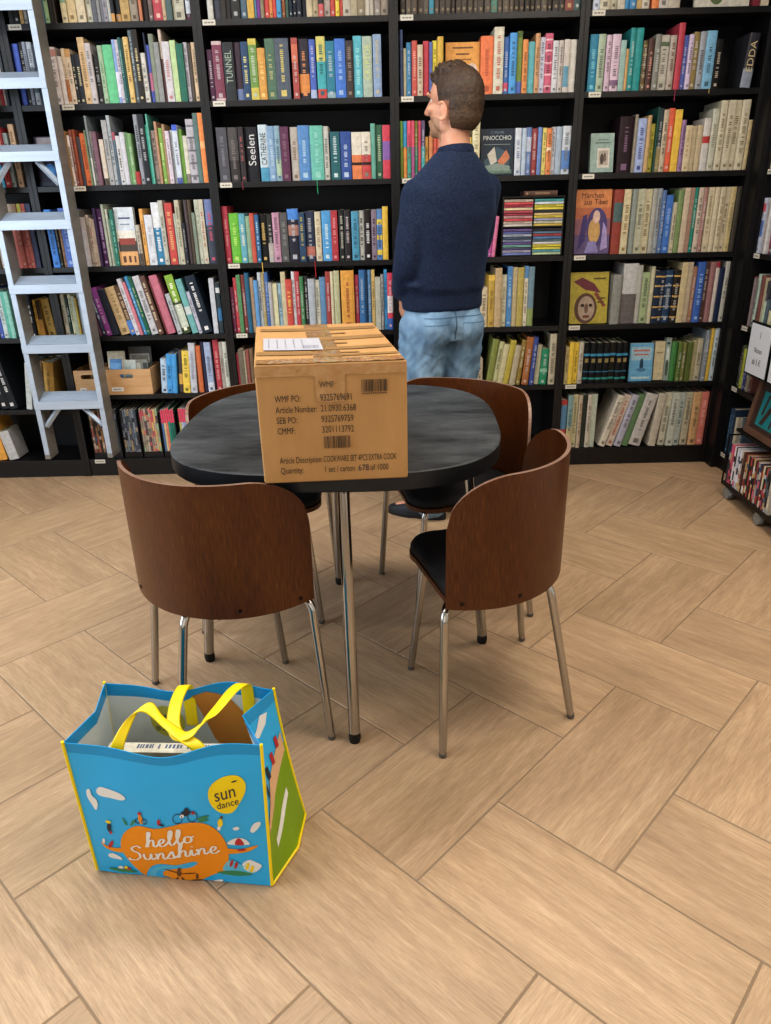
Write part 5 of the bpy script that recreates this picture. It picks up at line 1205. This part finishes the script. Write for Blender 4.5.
GL = {'h': (1.1, [[(0, 0), (.3, 1.1), (.52, 2.05), (.36, 2.2), (.24, 1.3), (.18, 0)], [(.2, .4), (.48, 1), (.74, .88), (.72, .2), (.92, 0), (1.12, .3)]]),
      'e': (.9, [[(0, .3), (.48, .5), (.64, .88), (.4, 1.05), (.14, .6), (.24, .06), (.58, 0), (.92, .35)]]),
      'l': (.74, [[(0, .3), (.38, 1.1), (.54, 1.98), (.38, 2.15), (.22, 1.3), (.25, .2), (.48, 0), (.76, .35)]]),
      'o': (1.0, [[(.45, 1), (.15, .8), (.1, .25), (.4, 0), (.72, .3), (.68, .8), (.45, 1), (.72, .82), (1.02, .92)]]),
      'S': (1.3, [[(1.1, 1.85), (.75, 2.2), (.3, 1.95), (.34, 1.5), (.84, 1.08), (.95, .5), (.58, .05), (.08, .1), (-.12, .42)]]),
      'u': (1.1, [[(0, .95), (.04, .3), (.26, 0), (.55, .25), (.7, .95), (.7, .25), (.86, 0), (1.1, .35)]]),
      'n': (1.1, [[(.0, .7), (.14, .9), (.13, 0), (.22, .5), (.5, 1), (.7, .8), (.68, .2), (.86, 0), (1.1, .35)]]),
      's': (.84, [[(0, .3), (.4, 1.1), (.5, .62), (.54, .16), (.26, 0), (.04, .15)], [(.3, 0), (.6, .06), (.84, .35)]]),
      'i': (.6, [[(0, .35), (.18, .95), (.2, .25), (.36, 0), (.6, .35)], [(.24, 1.4), (.3, 1.5)]])}
def script(word, x, y, sx, sy, ang, wid):
    ca, sa = math.cos(ang), math.sin(ang); pen = 0.0
    for ch in word:
        adv, strokes = GL[ch]
        for st in strokes:
            P = spline([(pen + a, b, 0) for a, b in st], 6)
            V = []
            for i, p in enumerate(P):
                d = (P[min(i + 1, len(P) - 1)] - P[max(i - 1, 0)]).normalized(); nrm = Vector((-d.y, d.x, 0))
                w = wid * (.6 + .5 * abs(d.y))
                for k in (1, -1):
                    q = p + nrm * w * k; ax, ay = q.x * sx, q.y * sy
                    V.append(front(*art(x + ax * ca + ay * sa, y + ax * sa - ay * ca), ML + .0015))
            fp_.add(V, [(2 * i, 2 * i + 2, 2 * i + 3, 2 * i + 1) for i in range(len(P) - 1)], 5)
        pen += adv
script('hello', 266, 518, 30, 19, -.13, .11)
script('Sunshine', 220, 561, 30.5, 19, -.105, .10)
D(artp([(437, 375), (448, 352), (480, 338), (515, 338), (535, 355), (534, 380), (518, 408), (500, 428), (470, 426), (446, 405)]), 4, 1)
def bagtext(s, x, y, size, ang, m, sx=1.0):
    V, F = text_geo(s, size, 'CENTER', sx)
    ca, sa = math.cos(ang), math.sin(ang)
    fp_.add([front(*art(x + v[0] * ca + v[1] * sa, y + v[0] * sa - v[1] * ca), ML + .0009) for v in V], F, m)
bagtext('sun', 484, 392, 46, -.16, 6, .92); bagtext('dance', 490, 412, 25, -.16, 6)
for cx, cy in ((506, 351),): D(ell(cx, cy, 8, 2, 10, -.2), 6, 2)
obj('front_panel', fp_, m_bag, bag, smooth=True, angle=60)
bp_ = panel('back_panel', back, 30, 24, True)
inn = lambda s, t, o: back(s, t, o)
decal(bp_, inn, [(.52, .95), (.6, .6), (.72, .35), (.9, .4), (.86, .7), (.72, .9), (.6, .96)], 13, -.0026, True)
decal(bp_, inn, [(.34 + .105 * math.cos(a * PI / 9), .74 + .13 * math.sin(a * PI / 9)) for a in range(18)], 14, -.0026, True)
V, F = text_geo('sun', .085, 'CENTER', 1)
bp_.add([back(.34 - v[0] * 1.4, .735 + v[1] * 1.6, -.0032) for v in V], [tuple(reversed(f)) for f in F], 15)
V, F = text_geo('dance', .05, 'CENTER', 1)
bp_.add([back(.34 - v[0] * 1.4, .66 + v[1] * 1.6, -.0032) for v in V], [tuple(reversed(f)) for f in F], 15)
obj('back_panel', bp_, m_bag, bag, smooth=True, angle=60)
for sg in (1, -1):
    fn = lambda u, v, o, sg=sg: side(sg, u, v, o)
    sp = panel('side_panel', fn, 16, 24, sg < 0)
    fl = sg < 0
    decal(sp, fn, [(0, 0), (1, 0), (1, .62), (.8, .58), (.5, .5), (.25, .46), (0, .34)], 7, .0012, fl)
    decal(sp, fn, [(.05, .42), (.5, .52), (.95, .7), (.95, .56), (.5, .42), (.05, .36)], 8, .0016, fl)
    decal(sp, fn, [(.5, .82), (.6, .86), (.7, .92), (.82, .9), (.75, .84), (.6, .8)], 5, .0014, fl)
    decal(sp, fn, [(.2, .24), (.75, .36), (.75, .31), (.2, .18)], 5, .0018, fl)
    for a, b in ((.3, .54), (.5, .58), (.65, .62), (.8, .68)): decal(sp, fn, [(a, b - .05), (a + .06, b - .05), (a + .06, b + .03), (a, b + .03)], 6 if a < .6 else 9, .0019, fl)
    obj('side_panel', sp, m_bag, bag, smooth=True, angle=60)
obj('bottom_panel', MB().grid(lambda u, v: front(u, 0).lerp(back(u, 0), v) + Vector((0, 0, .0015)), 10, 6, 0, flip=False), m_bag, bag)
for fn in (lambda t: front(0, t), lambda t: front(1, t), lambda t: back(0, t), lambda t: back(1, t)):
    obj('piping', MB().tube([fn(k / 20) + Vector((0, 0, .003)) for k in range(21)], .0034, 8), m_bag[4], bag, smooth=True)
for s in (-1, 1):
    a, b = side(s, .02, 0), side(s, .98, 0)
    obj('piping', MB().tube([side(s, k / 12, 0) + Vector((s * .001, 0, .0045)) for k in range(13)], .0034, 8), m_bag[4], bag, smooth=True)
def strap(path, wid, wdirs):
    P = spline(path, 8); Wd = spline(wdirs, 8)
    mb = MB(); V = []
    for p, d in zip(P, Wd):
        d = d.normalized()
        V += [p + d * wid / 2, p - d * wid / 2]
    n = len(P)
    mb.add(V, [(2 * i, 2 * i + 1, 2 * i + 3, 2 * i + 2) for i in range(n - 1)])
    o = obj('handle', mb, m_bag[4], bag, smooth=True)
    md = o.modifiers.new('thickness', 'SOLIDIFY'); md.thickness = .0022; md.offset = 0
    md = o.modifiers.new('smooth', 'SUBSURF'); md.levels = 1; md.render_levels = 1
strap([(-.10, -.079, .25), (-.10, -.079, .318), (-.092, -.066, .352), (-.07, -.035, .388), (-.045, -.02, .392), (-.01, -.04, .372), (.03, -.062, .358), (.065, -.074, .34), (.072, -.079, .31), (.072, -.079, .25)], .03,
      [(1, 0, 0), (1, 0, 0), (.9, .3, .1), (.6, .7, .2), (.3, .9, .2), (-.2, .95, .2), (.2, .95, 0), (.8, .5, 0), (1, 0, 0), (1, 0, 0)])
strap([(.0, .084, .26), (.0, .088, .335), (-.002, .082, .372), (-.004, .03, .372), (.006, -.03, .362), (.028, -.062, .356), (.058, -.055, .362), (.088, -.005, .374), (.112, .05, .384), (.128, .086, .374), (.13, .094, .335), (.13, .088, .26)], .03,
      [(1, 0, 0), (1, 0, 0), (1, .1, 0), (1, .1, 0), (1, .2, .1), (.6, .7, .2), (.2, .9, .3), (.8, -.45, .2), (.9, -.35, .1), (1, -.1, 0), (1, 0, 0), (1, 0, 0)])
mb = MB(); book_geo(mb, .03, .296, .26, 'dcd5c0', ['tx:5a6a88'], random.Random(4))
o = obj('book', mb, [m_book]); o.matrix_world = bag.matrix_basis @ frame(.138, -.012, .272, (0, 1, 0), (0, 0, -1), (-1, 0, 0))
tag(o, 'large cream book standing upright inside the blue shopping bag', 'book')
mb = MB(); mb.box(-.062, .03, -.072, -.046, .004, .285, 0, bev=.003)
mb.box(-.02, .012, -.06, -.056, .2851, .2856, 1)
o = obj('black_box', mb, [mat('black_gloss_card', '14120f', .3), mat('grey_mark', '8a8a84', .5)]); o.matrix_world = bag.matrix_basis.copy()
tag(o, 'black slim box standing in front of the cream book in the shopping bag', 'box')

# ------------------------------------------------------------------ the man
def ico(c, r, R=None, sub=3):
    bm = bmesh.new(); bmesh.ops.create_icosphere(bm, subdivisions=sub, radius=1)
    M = Matrix.Translation(c) @ ((R.to_4x4()) if R is not None else Matrix.Identity(4)) @ Matrix.Diagonal((*r, 1))
    bm.transform(M)
    V = [v.co[:] for v in bm.verts]; F = [tuple(v.index for v in f.verts) for f in bm.faces]; bm.free()
    return V, F
def limb(mb, pts, rad, n=20):
    P = spline(pts, 5); 
    R = []
    for i in range(len(rad) - 1):
        for k in range(5): R.append(rad[i] + (rad[i + 1] - rad[i]) * (k / 5))
    R.append(rad[-1])
    mb.tube(P, R, n)
    for p, r in ((P[0], R[0]), (P[-1], R[-1])): mb.add(*ico(p, (r, r, r)))
def remesh(mb, voxel, smooth=4, fac=.5):
    me = mb.mesh('tmp', [])
    o = bpy.data.objects.new('tmp', me); col.objects.link(o)
    bm = bmesh.new(); bm.from_mesh(me); bmesh.ops.recalc_face_normals(bm, faces=bm.faces[:]); bm.to_mesh(me); bm.free()
    r = o.modifiers.new('r', 'REMESH'); r.mode = 'VOXEL'; r.voxel_size = voxel
    if smooth:
        s = o.modifiers.new('s', 'SMOOTH'); s.iterations = smooth; s.factor = fac
    dg = bpy.context.evaluated_depsgraph_get(); dg.update()
    out = bpy.data.meshes.new_from_object(o.evaluated_get(dg))
    bpy.data.objects.remove(o); bpy.data.meshes.remove(me)
    out.polygons.foreach_set('use_smooth', [True] * len(out.polygons))
    return out
FA = math.radians(24)                                   # the body is turned a little to the left of straight on to the shelves
F3 = Vector((-math.sin(FA), math.cos(FA), 0)); R3 = Vector((math.cos(FA), math.sin(FA), 0))
def loft(mb, rings, n=36, p=2.3):
    V = []
    for c, a, b in rings:
        for k in range(n):
            t_ = 2 * PI * k / n; cs, sn = math.cos(t_), math.sin(t_)
            q = (abs(cs) ** p + abs(sn) ** p) ** (-1 / p)
            V.append(Vector(c) + R3 * (a * cs * q) + F3 * (b * sn * q))
    m = len(rings)
    F = [(i * n + k, i * n + (k + 1) % n, (i + 1) * n + (k + 1) % n, (i + 1) * n + k) for i in range(m - 1) for k in range(n)]
    F += [tuple(reversed(range(n))), tuple(range((m - 1) * n, m * n))]
    mb.add(V, F)
torso = [((.243, 3.075, .90), .158, .108), ((.243, 3.075, .97), .160, .112), ((.247, 3.07, 1.06), .156, .112), ((.255, 3.065, 1.17), .163, .116), ((.264, 3.06, 1.28), .176, .118), ((.272, 3.055, 1.355), .172, .110), ((.277, 3.052, 1.405), .142, .094), ((.281, 3.05, 1.445), .102, .078), ((.284, 3.048, 1.475), .072, .066)]
SHL, ELL_, WRL = Vector((.142, 2.998, 1.342)), Vector((.098, 2.985, 1.075)), Vector((.082, 3.15, .975))
SHR, ELR, WRR = Vector((.412, 3.117, 1.358)), Vector((.385, 3.25, 1.12)), Vector((.215, 3.29, 1.075))
body = MB()
loft(body, [(c, a - .012, b - .012) for c, a, b in torso])
# neck and head: the head looks up to the left
HC = Vector((.281, 3.055, 1.650))
limb(body, [(.284, 3.05, 1.43), (.284, 3.055, 1.52), (.282, 3.06, 1.6)], [.064, .058, .058])
HA = math.radians(54)
HR = Matrix.Rotation(HA, 3, 'Z') @ Matrix.Rotation(math.radians(4), 3, 'X')      # local x right, y forward, z up
HS = 1.04
def hd(x, y, z): return HC + HR @ Vector((x, y, z)) * HS
def hb(c, r, R=None): body.add(*ico(hd(*c), r, HR if R is None else HR @ R))
hb((0, -.012, .028), (.073, .094, .088))
hb((0, .030, .03), (.066, .062, .066))
hb((0, .036, -.03), (.058, .056, .062))
hb((0, .046, -.075), (.044, .046, .04))
hb((0, .074, -.094), (.022, .02, .018))
hb((0, -.03, -.03), (.06, .066, .06))
for s in (-1, 1):
    hb((s * .026, .084, .026), (.026, .012, .010))                            # brow
    hb((s * .038, .068, -.022), (.022, .020, .018))                           # cheek
    hb((s * .048, .02, -.068), (.014, .04, .022), Matrix.Rotation(.5, 3, 'X'))   # jaw
    hb((s * .010, .098, -.034), (.0085, .010, .008))                          # nostril
    E0 = Matrix.Rotation(s * -.38, 3, 'Z') @ Matrix.Rotation(-.15, 3, 'X')
    for k in range(14):                                                       # ear rim
        a = -2.2 + k * 4.4 / 13
        p = Vector((s * .081, .0, -.028)) + E0 @ Vector((0, -.016 * math.cos(a), .028 * math.sin(a)))
        hb(tuple(p), (.0048, .0048, .0048))
    hb(tuple(Vector((s * .077, -.002, -.028))), (.006, .013, .024), E0)
    hb((s * .074, .009, -.051), (.005, .007, .008))
limbs = [hd(0, .088, .018), hd(0, .106, -.016), hd(0, .112, -.029)]
body.tube(limbs, [.0085, .0105, .011], 12); body.add(*ico(limbs[-1], (.0115,) * 3)); body.add(*ico(limbs[0], (.0085,) * 3))
hb((0, .090, -.058), (.022, .009, .0058)); hb((0, .0885, -.069), (.02, .009, .0062))
# arms with hands
def arm(a, b, c, r): limb(body, [a, b, c], r)
arm(SHL, ELL_, WRL, [.05, .041, .028]); arm(SHR, ELR, WRR, [.05, .041, .028])
def hand(w, d, pn, curl, s):
    """w wrist, d direction of the fingers, pn palm normal (towards the palm side), s thumb side sign"""
    d = d.normalized(); pn = (pn - d * pn.dot(d)).normalized(); sd = d.cross(pn) * s
    for k in range(5):
        q = w + d * (.012 + .017 * k); wd = .028 + .003 * k
        R = Matrix((sd, d, pn)).transposed()
        body.add(*ico(q, (wd + .004, .02, .0155 - .0006 * k), R, 2))
    L = [.072, .080, .075, .058]
    for i in range(4):
        b0 = w + d * .085 + sd * (.030 - .0205 * i) - pn * .001
        dirs = d; p = b0; pts = [b0 - d * .02, b0]; a = 0
        for seg in (.46, .3, .24):
            a += curl * (.8 if seg == .46 else 1.1)
            p = p + (d * math.cos(a) + pn * math.sin(a)) * L[i] * seg; pts.append(p)
        P = spline(pts, 3); body.tube(P, [.0092 - .0022 * k / (len(P) - 1) for k in range(len(P))], 10)
        body.add(*ico(P[-1], (.0072,) * 3, None, 2))
    b0 = w + d * .028 + sd * .026
    pts = [b0 - sd * .006, b0 + sd * .016 + d * .024 + pn * .006, b0 + sd * .022 + d * .05 + pn * .014, b0 + sd * .018 + d * .072 + pn * .02]
    P = spline(pts, 3); body.tube(P, [.013 - .0045 * k / (len(P) - 1) for k in range(len(P))], 10); body.add(*ico(P[-1], (.0088,) * 3, None, 2))
hand(WRL, Vector((.06, .12, -.97)), Vector((.95, .2, .1)), .42, 1)
hand(WRR, Vector((-.93, .1, .12)), Vector((.0, -1, -.1)), .5, 1)
# legs
HPL, KNL, ANL = Vector((.16, 3.035, .87)), Vector((.155, 3.03, .49)), Vector((.195, 3.05, .085))
HPR, KNR, ANR = Vector((.325, 3.11, .87)), Vector((.315, 3.125, .49)), Vector((.33, 3.14, .085))
limb(body, [HPL, KNL, ANL], [.078, .05, .035]); limb(body, [HPR, KNR, ANR], [.078, .05, .035])
FTL, FTR = Vector((-.92, .39, 0)).normalized(), Vector((-.3, .95, 0)).normalized()
for an, ft in ((ANL, FTL), (ANR, FTR)):
    limb(body, [an + Vector((0, 0, -.01)), an + ft * .06 + Vector((0, 0, -.035)), an + ft * .15 + Vector((0, 0, -.052))], [.034, .03, .022])
def skin_mat():
    m = mat('skin', 'c99a80', .5, color2='c48c74', noise_scale=(30, 30, 30), bump=.08, bump_scale=(300, 300, 300))
    b = m.node_tree.nodes['Principled BSDF']
    b.inputs['Subsurface Weight'].default_value = .12; b.inputs['Subsurface Radius'].default_value = (.01, .004, .002)
    return m
pme = remesh(body, .0042, 3)
pme.materials.append(skin_mat())
pme.materials.append(mat('stubbled_skin', 'b08a70', .6, color2='98745c', noise_scale=(420, 420, 420)))
hinv = HR.transposed()
for f in pme.polygons:
    q = hinv @ (f.center - HC) / HS
    if q.y > .018 + .25 * max(0, -.05 - q.z) * 0 and -.125 < q.z < -.046 - .0 * q.y and (q.z < -.075 or abs(q.x) > .022 or q.z < -.05): f.material_index = 1
man = obj('person', pme, [])
tag(man, 'man in navy sweater and pale jeans, back turned, looking up at the shelves', 'person')
# eyes
for s in (-1, 1):
    e = MB(); c = hd(s * .029, .069, .008)
    e.add(*ico(c, (.0115, .0115, .0115)), 0)
    q = c + HR @ Vector((0, .0085, 0)); e.add(*ico(q, (.0052, .0036, .0052), HR), 1)
    obj('eye', e, [mat('eye_white', 'd0c8c0', .2), mat('eye_iris', '2c2018', .2)], man, smooth=True)
    bw = MB()
    for k in range(9): bw.add(*ico(hd(s * (.012 + .0042 * k), .0945 - .0009 * k * k * .35, .030 + .006 * math.sin(k / 8 * PI)), (.0042, .003, .003), HR, 2))
    obj('eyebrow', bw, mat('brow_hair', '4a3626', .8), man, smooth=True)
# hair: short at sides and nape, longer and ruffled on top
hr = MB()
def hhb(c, r, R=None): hr.add(*ico(hd(*c), r, HR if R is None else HR @ R))
hhb((0, -.014, .03), (.0785, .1, .0955)); hhb((0, -.030, -.025), (.0725, .081, .078))
hhb((0, .028, .062), (.064, .056, .05)); hhb((0, -.0225, .002), (.0775, .094, .092))
rn = random.Random(6)
for k in range(260):                                                            # tufts over the crown, longest above the forehead
    x = rn.uniform(-.056, .056); y = rn.uniform(-.02, .078)
    rr = 1 - (x / .08) ** 2 - ((y + .014) / .1) ** 2
    if rr < .12: continue
    z = .033 + .088 * math.sqrt(rr)
    L = .007 + .026 * max(0, (y + .02) / .095) ** 1.3 + rn.uniform(0, .006)
    d = Vector((x * 5 + rn.uniform(-.4, .4), .5 * (y > .02) + rn.uniform(-.5, .3), 1.0)).normalized()
    p = Vector((x, y, z))
    hr.tube([hd(*(p - d * .008)), hd(*(p + d * L * .5)), hd(*(p + d * L))], [.0075, .0055, .0012], 6)
hm = remesh(hr, .0032, 1)
bm = bmesh.new(); bm.from_mesh(hm)
inv = HR.transposed()
kill = []
for v in bm.verts:
    l_ = inv @ (v.co - HC)
    x, y, z = l_
    # hairline: forehead, temples, round the ear, nape
    ax = abs(x)
    if y > .066: low = .066
    elif y > .040: low = .045 + (y - .040) * .8
    elif y > .022: low = -.012 + (y - .022) * 3.1          # sideburn in front of the ear
    elif y > -.022: low = .004 if ax > .055 else -.03
    else: low = -.088 + .25 * max(0, ax - .035)
    if z < low + .004 * noise.noise(Vector((x * 120, y * 120, z * 120))): kill.append(v)
    v.co += (HR @ Vector((x, y, z - .02))).normalized() * .0016 * noise.noise(v.co * 220)
bmesh.ops.delete(bm, geom=kill, context='VERTS')
bm.to_mesh(hm); bm.free()
m_hair = mat('brown_hair', '2b1f16', .6, color2='463323', noise_scale=(160, 160, 60), bump=.6, bump_scale=(420, 420, 120))
hm.materials.append(m_hair)
hm.materials.append(mat('short_clipped_hair', '412f20', .65, color2='5a4633', noise_scale=(260, 260, 260), bump=.4, bump_scale=(500, 500, 500)))
for f in hm.polygons:
    q = inv @ (f.center - HC) / HS
    if q.z < -.02 + .03 * noise.noise(f.center * 60) + .012 * noise.noise(f.center * 300): f.material_index = 1
hm.polygons.foreach_set('use_smooth', [True] * len(hm.polygons))
obj('hair', hm, [], man)
# sweater
sw = MB()
loft(sw, [((.243, 3.075, .918), .166, .118), ((.243, 3.075, .935), .169, .121), ((.243, 3.075, .985), .168, .121), ((.244, 3.073, 1.005), .176, .130), ((.247, 3.07, 1.06), .172, .128)] + [(c, a + .012, b + .012) for c, a, b in torso[3:8]] + [((.285, 3.05, 1.492), .071, .068)])
limb(sw, [SHL, ELL_, WRL + (ELL_ - WRL) * .12], [.064, .056, .045]); limb(sw, [SHR, ELR, WRR + (ELR - WRR) * .12], [.064, .056, .045])
for sh in (SHL, SHR): sw.add(*ico(sh.lerp(Vector((.278, 3.05, 1.385)), .35), (.085, .068, .055)))
for k, (c, r) in enumerate((((.12, 2.952, 1.14), .03), ((.13, 2.955, 1.02), .028), ((.15, 2.95, 1.25), .03))): sw.add(*ico(Vector(c), (r * 1.4, r, r * .6)))
smh = remesh(sw, .0075, 6)
for v in smh.vertices:                                                        # soft folds in the knit
    c = v.co; nrm = v.normal
    k = noise.noise(Vector((c.x * 7, c.y * 7, c.z * 11 + c.x * 9))) * .6 + noise.noise(Vector((c.x * 17 + c.z * 9, c.y * 15, c.z * 20))) * .3
    amp = .009 if .99 < c.z < 1.36 else .003
    v.co = c + nrm * k * amp
def knit():
    m = mat('navy_knit', '161f33', .85, color2='27334b', noise_scale=(170, 170, 170), bump=.8, bump_scale=(260, 260, 380), spec=.2)
    b = m.node_tree.nodes['Principled BSDF']; b.inputs['Sheen Weight'].default_value = .25; b.inputs['Sheen Tint'].default_value = hx('7088b0')
    return m
smh.materials.append(knit())
swo = obj('sweater', smh, [], man)
cl = MB()
n = 40; V = []; rc = [(.072, .069, 1.480, .0), (.0705, .067, 1.496, 0), (.0655, .063, 1.506, 0), (.0595, .057, 1.503, 0), (.058, .056, 1.475, 0)]
for a, b, z, _ in rc:
    for k in range(n):
        t_ = 2 * PI * k / n
        V.append(Vector((.2865, 3.052, z + .010 * (-math.sin(t_)) * 1.0)) + R3 * a * math.cos(t_) + F3 * b * math.sin(t_))
cl.add(V, [(i * n + k, i * n + (k + 1) % n, (i + 1) * n + (k + 1) % n, (i + 1) * n + k) for i in range(4) for k in range(n)])
obj('collar', cl, MATS['navy_knit'], swo, smooth=True)
# jeans
jn = MB()
loft(jn, [((.243, 3.075, .80), .150, .112), ((.243, 3.075, .86), .164, .122), ((.243, 3.075, .92), .160, .114), ((.243, 3.075, .955), .150, .104)], p=2.2)
for h_, k_, a_ in ((HPL, KNL, ANL), (HPR, KNR, ANR)):
    limb(jn, [h_ + Vector((0, 0, -.03)), h_.lerp(k_, .35), k_, a_.lerp(k_, .45), a_ + Vector((0, 0, -.012))], [.098, .094, .079, .074, .076])
c0 = Vector((.243, 3.075, .85)) - F3 * .06
for s in (-1, 1): jn.add(*ico(c0 + R3 * s * .075, (.082, .075, .085)))
jm = remesh(jn, .007, 5)
for v in jm.vertices:
    c = v.co; k = noise.noise(Vector((c.x * 12, c.y * 12, c.z * 22 + c.x * 20))) + .5 * noise.noise(Vector((c.x * 30, c.y * 25, c.z * 40 - c.x * 40)))
    v.co = c + v.normal * k * (.0085 if c.z < .84 else .004)
m_denim = mat('pale_denim', '5d7a96', .8, color2='84a0b8', noise_scale=(13, 13, 7), bump=.3, bump_scale=(500, 500, 260), spec=.2)
m_denim2 = mat('denim_seam', '4c6882', .8, bump=.3, bump_scale=(500, 500, 260), spec=.2)
jm.materials.append(m_denim)
jo = obj('jeans', jm, [], man)
bmt = bmesh.new(); bmt.from_mesh(jm); tree = BVHTree.FromBMesh(bmt); bmt.free()
def patch(name, cx, z0, z1, w0, w1, off, point=.0, nu=10, nv=12, mm=None):
    """cloth patch laid on the back of the jeans; cx along the right axis from the middle seam"""
    ctr = Vector((.243, 3.075, 0))
    def fn(u, v):
        w = w0 + (w1 - w0) * v; z = z0 + (z1 - z0) * v
        if v < .15: z -= point * (1 - abs(2 * u - 1)) * (1 - v / .15) 
        o_ = ctr + R3 * (cx + (u - .5) * w) + Vector((0, 0, z)) - F3 * .5
        h_ = tree.ray_cast(o_, F3)
        return (h_[0] - F3 * off) if h_[0] is not None else o_ + F3 * .4
    return obj(name, MB().grid(fn, nu, nv), mm or m_denim, jo, smooth=True)
for s in (-1, 1):
    patch('back_pocket', s * .083, .765, .885, .085, .105, .003, .018, mm=m_denim)
    patch('pocket_stitching', s * .083, .872, .8745, .103, .103, .0042, nv=1, mm=m_denim2)
patch('back_seam', 0.0, .77, .93, .006, .006, .002, nu=2, mm=m_denim2)
patch('waistband_stitching', 0.0, .897, .9, .26, .26, .002, nu=24, nv=1, mm=m_denim2)
# shoes
m_shoe = mat('dark_shoe_canvas', '232830', .7); m_sole = mat('dark_shoe_sole', '14171c', .6)
for an, ft in ((ANL, FTL), (ANR, FTR)):
    sd = Vector((ft.y, -ft.x, 0)); base = Vector((an.x, an.y, 0))
    def outl(scale, L0=-.075, L1=.205, n=36):
        out = []
        for k in range(n):
            a = 2 * PI * k / n; l_ = math.cos(a); w = math.sin(a)
            y = (L0 + L1) / 2 + (L1 - L0) / 2 * l_ * (1 - (1 - scale) * .35)
            wd = (.047 if l_ > 0 else .038) * (abs(w) ** .8) * math.copysign(1, w) * scale
            out.append((wd, y))
        return out
    def pt(p, z): return base + sd * p[0] + ft * p[1] + Vector((0, 0, z))
    so = MB(); rows = [(.97, .0005), (1.0, .006), (1.0, .022), (.97, .025)]
    for s_, z in rows: so.v += [tuple(pt(p, z)) for p in outl(s_)]
    n = 36
    for i in range(3):
        for k in range(n): so.f.append((i * n + k, i * n + (k + 1) % n, (i + 1) * n + (k + 1) % n, (i + 1) * n + k)); so.m.append(0); so.c.append(None)
    so.f += [tuple(reversed(range(n))), tuple(range(3 * n, 4 * n))]; so.m += [0, 0]; so.c += [None, None]
    up = MB()
    V = []
    for s_, z, pull in ((.95, .0255, 0), (.95, .04, .02), (.85, .06, .16), (.62, .085, .45), (.55, .105, .6), (.5, .105, .6)):
        for p in outl(s_):
            y = p[1] if p[1] < .02 else .02 + (p[1] - .02) * (1 - pull)
            zz = z if p[1] < .05 else .0255 + (z - .0255) * max(.35, 1 - (p[1] - .05) * 3.2)
            V.append(pt((p[0], y), zz))
    m_ = 6
    F = [(i * n + k, i * n + (k + 1) % n, (i + 1) * n + (k + 1) % n, (i + 1) * n + k) for i in range(m_ - 1) for k in range(n)] + [tuple(range((m_ - 1) * n, m_ * n))]
    up.add(V, F)
    sh = obj('shoe', up, m_shoe, man, smooth=True)
    obj('sole', so, m_sole, sh, smooth=True, angle=30)

# ------------------------------------------------------------------ light
def area(name, loc, rot, sx, sy, power, color):
    l = bpy.data.lights.new(name, 'AREA'); l.shape = 'RECTANGLE'; l.size = sx; l.size_y = sy; l.energy = power; l.color = color
    o = bpy.data.objects.new(name, l); col.objects.link(o); o.location = loc; o.rotation_euler = rot
    return o
WARM = (1.0, .9, .78); COOL = (.72, .85, 1.0); NEU = (1, .96, .92)
for i, (x, y) in enumerate(((-2.0, 2.3), (-.6, 2.3), (.9, 2.3), (-.9, 1.3), (.9, 1.3))):
    area('ceiling_lamp', (x, y, ZC - .03), (0, 0, 0), .9, .45, 15 if x < 0 else 19, NEU if x < 0 else WARM)
area('window_light', (XL + .06, 1.0, 1.5), (0, -PI / 2, 0), 1.7, 2.4, 70, COOL)
area('window_light', (.2, YF + .06, 1.5), (PI / 2, 0, 0), 3.2, 1.8, 10, NEU)
area('spot_lamp', (1.3, .2, ZC - .05), (0, 0, 0), .5, .5, 8, WARM)
w = bpy.data.worlds.new('World'); scene.world = w; w.use_nodes = True
w.node_tree.nodes['Background'].inputs['Color'].default_value = (.8, .85, .9, 1); w.node_tree.nodes['Background'].inputs['Strength'].default_value = .3
